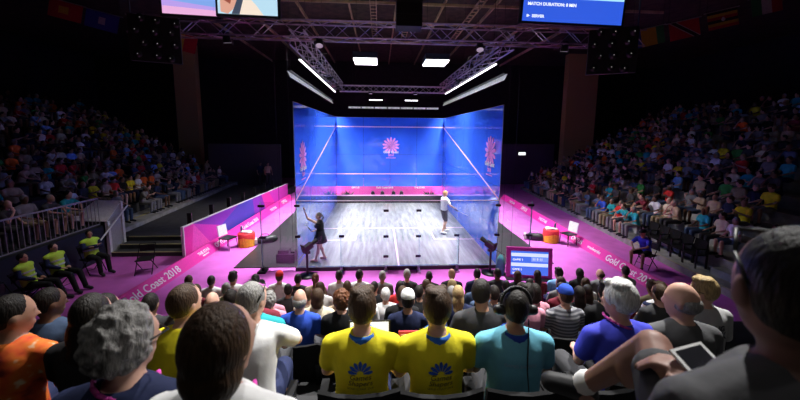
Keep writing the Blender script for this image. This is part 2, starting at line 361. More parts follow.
# ------------------------------------------------------------------ boards round the floor
def board(name, label, P0, P1, lean, h, texts, m=M_PINK, flip=False):
    """low leaning board from P0 to P1 (bottom front edge); texts: (distance along, words, size, dy)"""
    P0, P1 = Vector(P0), Vector(P1); d = (P1 - P0).normalized(); L = (P1 - P0).length
    back = Vector((-d.y, d.x, 0))*(1 if not flip else -1)      # away from the court
    up = (back*lean + Vector((0, 0, h)))
    t = thing(name, label, 'advertising board', P0)
    nrm = -back*h + Vector((0, 0, lean)); nrm.normalize()
    k = 6; me = MB().prism([(0, 0, 0), tuple(up), tuple(up + back*.05), tuple(back*(.05 + lean))], d*(L/k - .006)).mesh('panel', m)
    for i in range(k): link('panel', me, t, d*(L/k*i))
    xd = -d if flip else d
    for s, w, size, dy in texts:
        place_text('lettering', w, size, M_WTEXT, t, d*s + up.normalized()*dy + nrm*.004, xd, up, align='CENTER', bold=.004)
    return t, d, up, nrm
BL0, BL1 = (-6.80, -3.4, GZ), (-6.28, 11.6, GZ)
tb, dd, uu, nn = board('advertising_board', 'low pink sponsor board in front of the purple hoarding', BL0, BL1, .24, .30,
    [(2.25, 'Gold Coast 2018', .32, .09), (4.75, 'THE STAR', .15, .18), (4.75, 'GOLD COAST', .06, .09), (5.85, 'OPTUS', .25, .10), (8.6, 'Gold Coast 2018', .24, .1), (11.6, 'THE STAR', .2, .1), (13.5, 'OPTUS', .26, .1)])
BR0, BR1 = (7.02, -3.2, GZ), (7.62, 11.6, GZ)
board('advertising_board', 'low pink sponsor board on the purple carpet before the empty seats', BR0, BR1, .20, .31,
    [(2.55, 'Gold Coast 2018', .31, .09), (4.35, 'woolworths', .16, .14), (5.5, 'OPTUS', .25, .1), (8.6, 'THE STAR', .2, .11), (11.0, 'OPTUS', .26, .1), (12.9, 'THE STAR', .2, .1)], flip=True)
BF = thing('advertising_board', 'pink sponsor board standing behind the front glass of the court', 'advertising board', (0, LEN + 1.15, GZ))
for i in range(4): MB().prism([(-4 + 2*i + .003, 0, 0), (-2 + 2*i - .003, 0, 0), (-2 + 2*i - .003, .55, 1.02), (-4 + 2*i + .003, .55, 1.02)], (0, .04, 0)).build('panel', M_PINK, BF)
for x, w in ((-2.2, 'OPTUS'), (-.3, 'Gold Coast 2018'), (2.0, 'THE STAR')):
    place_text('lettering', w, .16, M_WTEXT, BF, (x, .40, .76), (1, 0, 0), (0, .55, 1.02), align='CENTER', bold=.004)
# tall printed hoarding beside the walkway
HB = thing('hoarding', 'tall pink and purple printed hoarding beside the dark walkway', 'hoarding', (-7.06, .75, GZ))
hd = Vector((.038, 1, 0)).normalized(); hl = 10.9
MB().prism([(0, 0, 0), tuple(hd*hl), tuple(hd*hl + Vector((0, 0, 1.0))), (0, 0, 1.22)], (-.06, 0, 0)).build('backing', mat('hoarding_back', (.5, .5, .5), .6), HB)
def facet(m, pts):
    P = [hd*(a*hl) + Vector((.002, 0, 0)) + Vector((0, 0, b*(1.20 - .2*a))) for a, b in pts]
    MB().prism(P, (.004, 0, 0)).build('print_facet', m, HB)
facet(M_PINK, [(0, .0), (.03, 0), (.05, 1), (0, 1)]); facet(mat('pale_pink_print', (.85, .10, .50), .55), [(.03, 0), (.16, 0), (.05, 1)])
facet(M_MAG, [(.16, 0), (.30, 0), (.22, .55), (.05, 1)]); facet(M_PURP, [(.05, 1), (.22, .55), (.36, 1)])
facet(M_BLUEP, [(.22, .55), (.30, 0), (.52, 0), (.50, 1), (.36, 1)]); facet(M_PURP, [(.52, 0), (.66, 0), (.60, 1), (.50, 1)])
facet(M_PINK, [(.66, 0), (.80, 0), (.70, 1), (.60, 1)]); facet(M_MAG, [(.80, 0), (1, 0), (1, 1), (.70, 1)])
MB().prism([(-.07, 0, 1.22), tuple(hd*hl + Vector((-.07, 0, 1.0))), tuple(hd*hl + Vector((-.07, 0, 1.02))), (-.07, 0, 1.24)], (.09, 0, 0)).build('top_cap', M_WHITE, HB)
MB().box2((-.07, -.04, 0), (.02, 0, 1.24)).build('end_cap', M_WHITE, HB)
for i in range(7):
    y = .6 + 1.5*i; MB().box2((-.2, y, 0), (-.06, y + .06, 1.55 - .02*i)).build('brace_post', M_BLACK, HB)

# ------------------------------------------------------------------ left side: walkway, steps, parapet, railing, tiers
struct('floor_walkway', MB().prism([(-10.4, 2.28, GZ), (-7.2, 2.28, GZ), (-6.85, 14.6, GZ), (-11.25, 14.6, GZ)], (0, 0, .45)), M_DGREY)
M_YEL = mat('nosing', (.42, .38, .16), .7)
for i, (y0, y1, z) in enumerate(((1.42, 1.82, .03), (1.82, 2.28, .18))):
    t = struct('floor_step_%d' % (i + 1), MB().box2((-9.92, y0, GZ), (-7.2, 2.29, z)), M_DGREY)
    MB().box2((-9.92, y0 - .005, z - .01), (-7.2, y0 + .05, z + .006)).build('nosing', M_YEL, t)
t = MB().box2((-9.92, 2.275, .31), (-7.2, 2.33, .336)); struct('trim_31', t, M_YEL)
pw = thing('stair_parapet', 'white edged grey parapet with sloping top beside the steps', 'parapet', (-9.98, 1.3, GZ))
MB().prism([(0, .15, 0), (0, .15, 1.22), (0, .80, 1.78), (0, .80, 0)], (-.06, 0, 0)).build('side_panel', mat('parapet_grey', (.40, .40, .39), .7), pw)
MB().prism([(-.95, -.15, 1.36), (.02, .13, 1.24), (.02, .84, 1.82), (-.75, .70, 1.86)], (0, 0, .03)).build('sloping_top', M_WHITE, pw)
MB().box2((-.05, .12, 0), (.05, .22, 1.25)).build('white_post', M_WHITE, pw); MB().box2((-.06, .76, .0), (.05, .86, 1.82)).build('white_post', M_WHITE, pw)
MB().tube((.14, -.35, .75), (.14, .95, 1.65), .025).tube((.0, .80, 1.54), (.14, .80, 1.54), .015).tube((.0, .17, 1.10), (.14, .17, 1.10), .015).build('handrail', M_WHITE, pw)
bl = struct('wall_stand_front', MB().box2((-10.12, -9, GZ), (-10.0, 1.3, 1.0)), mat('navy_panel', (.012, .014, .035), .7))
rl = thing('railing', 'long grey steel railing with upright bars above the guards', 'railing', (-10.06, -9, 1.0))
MB().box2((-.025, 0, .96), (.025, 10.25, 1.0)).build('top_rail', mat('galvanised', (.30, .30, .31), .5, .4), rl); MB().box2((-.02, 0, .08), (.02, 10.25, .11)).build('bottom_rail', MATS['galvanised'], rl)
bar = MB().tube((0, 0, .1), (0, 0, .97), .011, 6).mesh('bar', MATS['galvanised'])
for i in range(74): link('bar', bar, rl, (0, .14*i + .03, 0))
def left_x(y): return -10.35 - .07*y
NT = 13
for r in range(NT):
    z = .45 + .42*r
    a = lambda y, k: (left_x(y) - .85*(r + k) - (.35 if r + k > .5 else 0), y, GZ)
    struct('floor_stand_left_%d' % (r + 1), MB().prism([a(2.2, 0), a(15.5, 0), a(15.5, 1.01), a(2.2, 1.01)], (0, 0, z - GZ)), M_GREY if r == 0 else M_DGREY)
    z2 = 1.0 + .42*r; x0 = -10.12 - (.85*r + (.4 if r else 0)); x1 = -10.12 - (.85*(r + 1) + .4)
    struct('floor_block_left_%d' % (r + 1), MB().box2((x1, -9, GZ), (x0, 2.15, z2)), M_DGREY)
tape = MB().prism([(left_x(2.2) - .55, 2.2, .452), (left_x(7) - .55, 7, .452), (left_x(7) - .68, 7, .452), (left_x(2.2) - .68, 2.2, .452)], (0, 0, .004)); struct('trim_32', tape, M_YEL)
# ------------------------------------------------------------------ right stand tiers
def right_x(y): return 9.12 + .1*y
for r in range(14):
    z = .10 + .42*r
    a = lambda y, k: (right_x(y) + .85*(r + k), y, GZ)
    t = struct('floor_stand_right_%d' % (r + 1), MB().prism([a(-9, 0), a(-9, 1.01), a(15.5, 1.01), a(15.5, 0)], (0, 0, z - GZ)), M_GREY)
    MB().prism([(right_x(-9) + .85*r - .006, -9, z), (right_x(15.5) + .85*r - .006, 15.5, z), (right_x(15.5) + .85*r + .05, 15.5, z), (right_x(-9) + .85*r + .05, -9, z)], (0, 0, .008)).build('nosing', mat('pale_nosing', (.42, .38, .26), .6), t)
# aisle steps in the right stand
for r in range(7):
    struct('floor_aisle_step_%d' % (r + 1), MB().box2((right_x(-1.2) + .85*r + .42, -2.3, .10 + .42*r), (right_x(-1.2) + .85*(r + 1) + .2, -1.2, .31 + .42*r)), M_GREY)

# ------------------------------------------------------------------ audience tiers (this side of the court)
ROWY = lambda k: -3.35 - .84*k
RZL = [-.12, .04, .33, .72, 1.13, 1.55, 1.96, 2.31, 2.75]      # floor height of each audience row
for k in range(1, 9):
    struct('floor_tier_%d' % k, MB().box2((-9.4, ROWY(k) - (.26 if k < 8 else 4), GZ), (8.2, ROWY(k) + .58, RZL[k])), mat('tier_deck', (.02, .02, .022), .8, noise=.3, nscale=3))



# ================================================================== PEOPLE
HEAD = (.076, .097, .118)
def rotz(p, a, c):
    x, y = p[0] - c[0], p[1] - c[1]
    return Vector((c[0] + x*math.cos(a) - y*math.sin(a), c[1] + x*math.sin(a) + y*math.cos(a), p[2]))
def hand(mb, wrist, tip, fine, inward=1, curl=.4, grow=0):
    w, t = Vector(wrist), Vector(tip); d = (t - w).normalized()
    side = d.cross(Vector((0, 0, 1))); side = side.normalized() if side.length > .1 else Vector((1, 0, 0)); nrm = side.cross(d)
    pc = w + d*.055
    rot = Matrix((side, d, nrm)).transposed()
    mb.ell(pc, (.042 + grow, .055 + grow, .020 + grow), rot)
    if not fine:
        mb.ell(w + d*.115 - nrm*.012, (.036, .05, .016), rot); mb.cap(w + d*.03 + side*inward*.035, w + d*.09 + side*inward*.055, .013, .010); return
    for i, ln in enumerate((.062, .075, .07, .054)):
        o = (i - 1.5)*.021*inward*-1; a = pc + d*.042 + side*o; b = a + d*ln*.5 - nrm*ln*curl*.35; c = b + d*ln*.4 - nrm*ln*curl
        mb.chain([pc + side*o*.6, a, b, c], [.012, .0105, .0095, .008], 8)
    a = w + d*.025 + side*inward*.036; mb.chain([w + d*.02 + side*inward*.02, a, a + d*.035 + side*inward*.022, a + d*.062 + side*inward*.02 - nrm*.012], [.015, .0135, .012, .0095], 8)
def head_parts(mb, hc, turn, nod, fine):
    R = Matrix.Rotation(turn, 3, 'Z') @ Matrix.Rotation(-nod, 3, 'X'); P = lambda p: hc + R @ Vector(p)
    mb.ell(hc, HEAD, R, 18, 12); mb.ell(P((0, .028, -.062)), (.052, .058, .058), R)
    mb.cap(P((0, .088, .012)), P((0, .108, -.024)), .009, .014); mb.ell(P((0, .088, -.066)), (.026, .016, .012), R)
    mb.ell(P((0, .07, -.1)), (.024, .022, .018), R); mb.cap(P((-.035, .082, .03)), P((.035, .082, .03)), .012)
    for s in (-1, 1): mb.ell(P((s*.078, -.006, -.012)), (.011, .02, .032), R)
    return R
def figure(J, hc, turn, nod, fine=False, wide=1.0, female=False, hand_curl=.4):
    """J: joints: pel, sho (mid shoulder), sL/eL/wL/tL .. , hL/kL/aL/oL (hip, knee, ankle, toe)"""
    mb = MB(); pel, sho = Vector(J['pel']), Vector(J['sho'])
    tw, _ = torso(mb, pel, sho, 0, wide, female)
    head_parts(mb, hc, turn, nod, fine); mb.cap(sho + Vector((0, -.005, -.02)), hc + Vector((0, -.018, -.06)), .058, .052)
    for s in 'LR':
        q = -1 if s == 'L' else 1
        mb.cap(sho + Vector((q*.05, 0, .0)), J['s' + s], .05, .052)
        mb.chain([J['s' + s], J['e' + s], J['w' + s]], [.052, .040, .027])
        hand(mb, J['w' + s], J['t' + s], fine, -q, hand_curl)
        mb.chain([J['h' + s], J['k' + s], J['a' + s]], [.088*wide, .058, .038])
        kn, an = Vector(J['k' + s]), Vector(J['a' + s]); cal = kn.lerp(an, .32); bk = Vector((0, -.02, 0)) if abs(kn.z - an.z) > .2 else Vector((0, 0, -.015))
        mb.ell(cal + bk, (.052, .052, .09))
        mb.cap(an, J['o' + s], .036, .032); mb.ell(an + Vector((0, -.03, -.03)), (.034, .04, .034))
    return mb
def torso(mb, pel, sho, grow, wide, female, neck=True):
    rings = []; prof = [(-.10, .13, .10), (-.02, .165, .118), (.18, .158, .108), (.42, .140 if female else .150, .102), (.66, .160, .112), (.84, .172, .112), (.94, .172, .098), (1.02, .13, .080), (1.09, .068, .062)]
    ax = (sho - pel); q = Vector((0, 0, 1)).rotation_difference(ax.normalized())
    for t, w, d in prof:
        c = pel + ax*t; off = Vector((0, -.018*math.sin(max(0, min(1, t))*PI), 0))
        w = (w*(1 if t > .8 else wide) + grow); d = (d*(1 if t > .8 else wide) + grow)
        rings.append([c + off + q @ Vector((w*math.cos(2*PI*i/18), d*math.sin(2*PI*i/18), 0)) for i in range(18)])
    mb.loft(rings)
    if female:
        for s in (-1, 1): mb.ell(pel + ax*.70 + q @ Vector((s*.075, .085, 0)), (.066 + grow, .055 + grow, .062 + grow))
    return rings, q
def shirt_of(J, wide=1.0, female=False, sleeve='short', grow=.013):
    mb = MB(); pel, sho = Vector(J['pel']), Vector(J['sho']); torso(mb, pel, sho, grow, wide, female)
    for s in 'LR':
        q = -1 if s == 'L' else 1
        mb.cap(sho + Vector((q*.05, 0, 0)), J['s' + s], .05 + grow, .053 + grow)
        S_, E_, W_ = Vector(J['s' + s]), Vector(J['e' + s]), Vector(J['w' + s])
        if sleeve == 'short': mb.cap(S_, S_.lerp(E_, .62), .054 + grow, .052 + grow)
        elif sleeve == 'long': mb.chain([S_, E_, W_.lerp(E_, .06)], [.054 + grow, .044 + grow, .034 + grow])
    return mb
def trousers_of(J, wide=1.0, kind='long', grow=.012):
    mb = MB(); pel = Vector(J['pel']); mb.ell(pel + Vector((0, .0, .0)), (.172*wide + grow, .125*wide + grow, .12))
    for s in 'LR':
        H, K, A = (Vector(J[c + s]) for c in 'hka')
        if kind == 'long': mb.chain([H, K, A.lerp(K, .06)], [.09*wide + grow, .062 + grow, .048 + grow])
        elif kind == 'shorts': mb.cap(H, H.lerp(K, .82), .09*wide + grow, .072 + grow)
    return mb
def shoes_of(J, side, grow=.010):
    mb = MB()
    for s in side:
        A, O = Vector(J['a' + s]), Vector(J['o' + s]); d = (O - A)
        mb.cap(A + Vector((0, 0, -.012)) - d*.12, O, .040 + grow, .036 + grow); mb.cap(A - d*.2 + Vector((0, 0, -.035)), O + Vector((0, 0, -.006)), .034 + grow, .034)
    return mb
def seated(pose='lap', lean=0.0, feet=0.0, spread=0.0):
    pel = Vector((0, 0, .54)); sho = pel + Vector((0, math.sin(lean)*.50, math.cos(lean)*.50))
    J = {'pel': pel, 'sho': sho}
    arms = {'lap': ((.228, .05, -.25), (.10, .27, -.35), (.05, .37, -.36)), 'crossed': ((.232, .10, -.24), (-.03, .23, -.20), (-.14, .22, -.16)),
            'knees': ((.25, .18, -.20), (.07, .36, -.28), (.03, .45, -.31)), 'clap': ((.235, .10, -.24), (.045, .30, -.13), (.02, .38, -.04)),
            'wide': ((.245, .03, -.25), (.19, .28, -.33), (.19, .38, -.37)), 'chin': ((.22, .20, -.26), (.06, .22, -.02), (.03, .19, .06))}
    for s, q in (('L', -1), ('R', 1)):
        kind = pose if not (pose == 'chin' and s == 'L') else 'lap'
        e, w, t = arms[kind]; dz = .03 if (pose == 'crossed' and s == 'R') else 0
        J['s' + s] = sho + Vector((q*.185, 0, -.045))
        for c, p in (('e', e), ('w', w), ('t', t)): J[c + s] = sho + Vector((q*p[0], p[1], p[2] + dz))
        J['h' + s] = Vector((q*.09, .02, .535)); J['k' + s] = Vector((q*(.12 + spread), .45, .525)); J['a' + s] = Vector((q*(.12 + spread*.7), .42 + feet, .095)); J['o' + s] = Vector((q*(.14 + spread), .56 + feet, .045))
    hc = sho + Vector((0, .020 + math.sin(lean)*.10, .180)); return J, hc
# ---- hair, modelled round the head centre
def hair_mesh(kind, vox, ratio=1):
    mb = MB(); hr = random.Random(4)
    if kind in ('short', 'ponytail'): mb.ell((0, -.016, .018), (.083, .098, .112), None, 18, 12)
    if kind == 'ponytail': mb.ell((0, -.118, .03), (.028, .03, .03)); mb.chain([(0, -.125, .03), (0, -.155, -.04), (0, -.14, -.15)], [.02, .032, .014])
    if kind == 'thick': mb.ell((0, -.016, .026), (.090, .104, .118), None, 18, 12); [mb.ell((hr.uniform(-.05, .05), hr.uniform(-.06, .05), .11), (.035, .035, .03)) for _ in range(8)]
    if kind == 'crop': mb.ell((0, -.014, .014), (.080, .096, .111), None, 18, 12)
    if kind == 'bald': mb.ell((0, -.016, -.018), (.0835, .092, .070), None, 18, 12)
    if kind == 'receding': mb.ell((0, -.030, .0), (.083, .084, .098), None, 18, 12)
    if kind == 'bob': mb.ell((0, -.030, .012), (.096, .100, .124), None, 18, 12); mb.ell((0, -.04, -.07), (.095, .082, .085), None, 18, 12)
    if kind == 'long': mb.ell((0, -.022, .016), (.089, .100, .116), None, 18, 12); mb.ell((0, -.068, -.10), (.088, .052, .13), None, 18, 12); mb.ell((0, -.085, -.22), (.075, .035, .10), None, 14, 9)
    if kind == 'curly':
        mb.ell((0, -.022, .015), (.092, .104, .120), None, 18, 12)
        for _ in range(170):
            v = Vector((hr.gauss(0, 1), hr.gauss(0, 1), hr.gauss(0, 1))).normalized()
            p = Vector((v.x*.092, v.y*.104 - .022, v.z*.120 + .015))
            if p.y < .045 or p.z > .08: mb.ell(p, (.013, .013, .013), None, 8, 5)
    if kind == 'cap':
        rings = []
        for z, a in ((.030, 1.0), (.055, 1.01), (.085, .93), (.110, .76), (.128, .48), (.136, .15)): rings.append([(.087*a*math.cos(2*PI*i/18), -.006 + .106*a*math.sin(2*PI*i/18), z) for i in range(18)])
        mb.loft(rings); mb.ell((0, .115, .036), (.066, .062, .009), None, 16, 6)
    return remesh(mb, vox, 3 if kind != 'curly' else 1, ratio, M_HAIR if kind != 'cap' else M_CLOTH, kind + '_hair')
HAIRS_HI = {k: hair_mesh(k, .008) for k in ('short', 'ponytail', 'thick', 'crop', 'bald', 'receding', 'bob', 'long', 'curly', 'cap')}
HAIRS_LO = {k: hair_mesh(k, .016, .5) for k in ('short', 'thick', 'bald', 'bob', 'long', 'cap', 'ponytail')}
EYES = [MB().ell((s*.032, .084, .008), (.012, .010, .008), None, 10, 6).mesh('eye', M_EYE, True) for s in (-1, 1)]
class Arch: pass
def make_arch(J, hc, turn=0, nod=.1, vox=.014, ratio=1.0, sleeve='short', legs='long', wide=1.0, female=False, fine=False, smooth=4, curl=.4):
    a = Arch(); a.hc = hc; a.R = Matrix.Rotation(turn, 3, 'Z') @ Matrix.Rotation(-nod, 3, 'X'); a.J = J
    a.body = remesh(figure(J, hc, turn, nod, fine, wide, female, curl), vox, smooth if not fine else 2, ratio, M_SKIN, 'person_body')
    a.shirt = remesh(shirt_of(J, wide, female, sleeve), vox, smooth, ratio, M_CLOTH, 'shirt')
    a.legs = remesh(trousers_of(J, wide, legs), vox, smooth, ratio, M_CLOTH, 'trousers'); a.kind = legs
    a.shoes = [remesh(shoes_of(J, q), vox, 2, ratio, M_SHOE, 'shoe') for q in 'LR']; a.lo = ratio < 1
    return a
def person(a, loc, rz, sc, skin, shirt, pants, hair, hcol, label, group=None, shoe=(.03, .03, .035), cap=None, eyes=False, sx=1.0, cat='person'):
    b = link('person', a.body, None, loc, skin); b.rotation_euler = (0, 0, rz); b.scale = (sc*sx, sc*sx, sc); tag(b, label, cat, group)
    sh = link('shirt', a.shirt, b, None, shirt); link('shorts' if a.kind == 'shorts' else 'trousers', a.legs, b, None, pants); [link('shoe', q, b, None, shoe) for q in a.shoes]
    H = HAIRS_LO if a.lo else HAIRS_HI
    def on_head(o): o.location = a.hc; o.rotation_euler = a.R.to_euler(); return o
    if hair: on_head(link('hair', H[hair if hair in H else 'short'], b, None, hcol))
    if cap: on_head(link('cap', H['cap'], b, None, cap))
    if eyes: [on_head(link('eye', q, b)) for q in EYES]
    return b, sh

CO = dict(white=(.80, .80, .80), black=(.014, .014, .016), grey=(.22, .22, .23), navy=(.015, .022, .07), blue=(.03, .09, .55), royal=(.06, .07, .62), sky=(.22, .45, .85), teal=(.02, .35, .40), yellow=(.80, .70, .02),
          orange=(.85, .16, .02), red=(.60, .03, .03), green=(.05, .32, .06), pink=(.75, .32, .42), tan=(.50, .38, .26), maroon=(.20, .02, .04), purple=(.22, .06, .32), cream=(.70, .62, .45), charcoal=(.05, .05, .055), denim=(.07, .11, .20), khaki=(.30, .25, .15))
HC = dict(dark=(.015, .011, .009), brown=(.06, .032, .016), auburn=(.14, .05, .02), blond=(.42, .30, .14), grey=(.30, .29, .28), white=(.70, .69, .68), red=(.28, .08, .02))
SK = dict(fair=(.62, .36, .27), mid=(.45, .25, .17), olive=(.36, .20, .12), brown=(.16, .08, .05))
# ---- archetypes
def A(pose, lean=0, turn=0, nod=.12, **k):
    J, hc = seated(pose, lean, k.pop('feet', 0), k.pop('spread', 0)); return make_arch(J, hc, turn, nod, **k)
HI = {'m': A('lap'), 'ml': A('lap', .06, .55), 'mr': A('wide', .05, -.6), 'fwd': A('knees', .38, 0, .0, spread=.05), 'fwdr': A('knees', .30, -.5, .0), 'cross': A('crossed', -.02, -.15),
      'f': A('lap', .03, -.1, female=True), 'fr': A('lap', .08, -.5, female=True), 'long': A('lap', .04, 0, sleeve='long'), 'longl': A('wide', .08, .75, sleeve='long'), 'fl': A('lap', .08, .45, female=True)}
LOV, LOR = .022, .42
LO = {'lap': A('lap', .02, vox=LOV, ratio=LOR, legs='shorts'), 'crossed': A('crossed', -.03, .3, vox=LOV, ratio=LOR), 'knees': A('knees', .4, 0, 0, vox=LOV, ratio=LOR, legs='shorts', spread=.06),
      'chin': A('chin', .25, -.2, .0, vox=LOV, ratio=LOR), 'wide': A('wide', -.05, -.35, vox=LOV, ratio=LOR), 'lady': A('lap', .05, .25, vox=LOV, ratio=LOR, female=True), 'clap': A('clap', .05, .1, vox=LOV, ratio=LOR, female=True, legs='shorts')}

# ---- seats in the audience tiers
def seat_proto():
    t = thing('tip_up_seat', 'black plastic tip-up seat', 'seat')
    MB().box2((-.23, -.20, .40), (.23, .22, .445)).build('seat_pan', M_SEAT, t)
    mb = MB(); rings = []
    for z, y in ((.44, -.185), (.60, -.20), (.76, -.225), (.86, -.245)):
        pts = [(x, y + .05*(x/.24)**2, z) for x in (-.235, -.12, 0, .12, .235)]
        rings.append(pts + [(p[0], p[1] - .03, p[2]) for p in reversed(pts)])
    mb.loft(rings).build('backrest', M_SEAT, t)
    for s in (-1, 1):
        MB().box2((s*.25 - .015, -.22, .0), (s*.25 + .015, -.17, .62)).build('leg', M_BLACKM, t); MB().box2((s*.25 - .015, .10, .0), (s*.25 + .015, .14, .62)).build('leg', M_BLACKM, t)
        MB().box2((s*.25 - .025, -.2, .62), (s*.25 + .025, .16, .645)).build('armrest', M_SEAT, t)
    return t
SEAT = seat_proto(); seat_used = [False]
ROWN = ['first', 'second', 'third', 'fourth', 'fifth', 'sixth', 'seventh', 'eighth', 'ninth', 'tenth', 'eleventh', 'twelfth', 'thirteenth']
def seat(x, y, z, label, group, rz=0):
    o = SEAT if not seat_used[0] else copy_tree(SEAT); seat_used[0] = True
    o.location = (x, y, z); o.rotation_euler = (0, 0, rz); tag(o, label, 'seat', group); return o
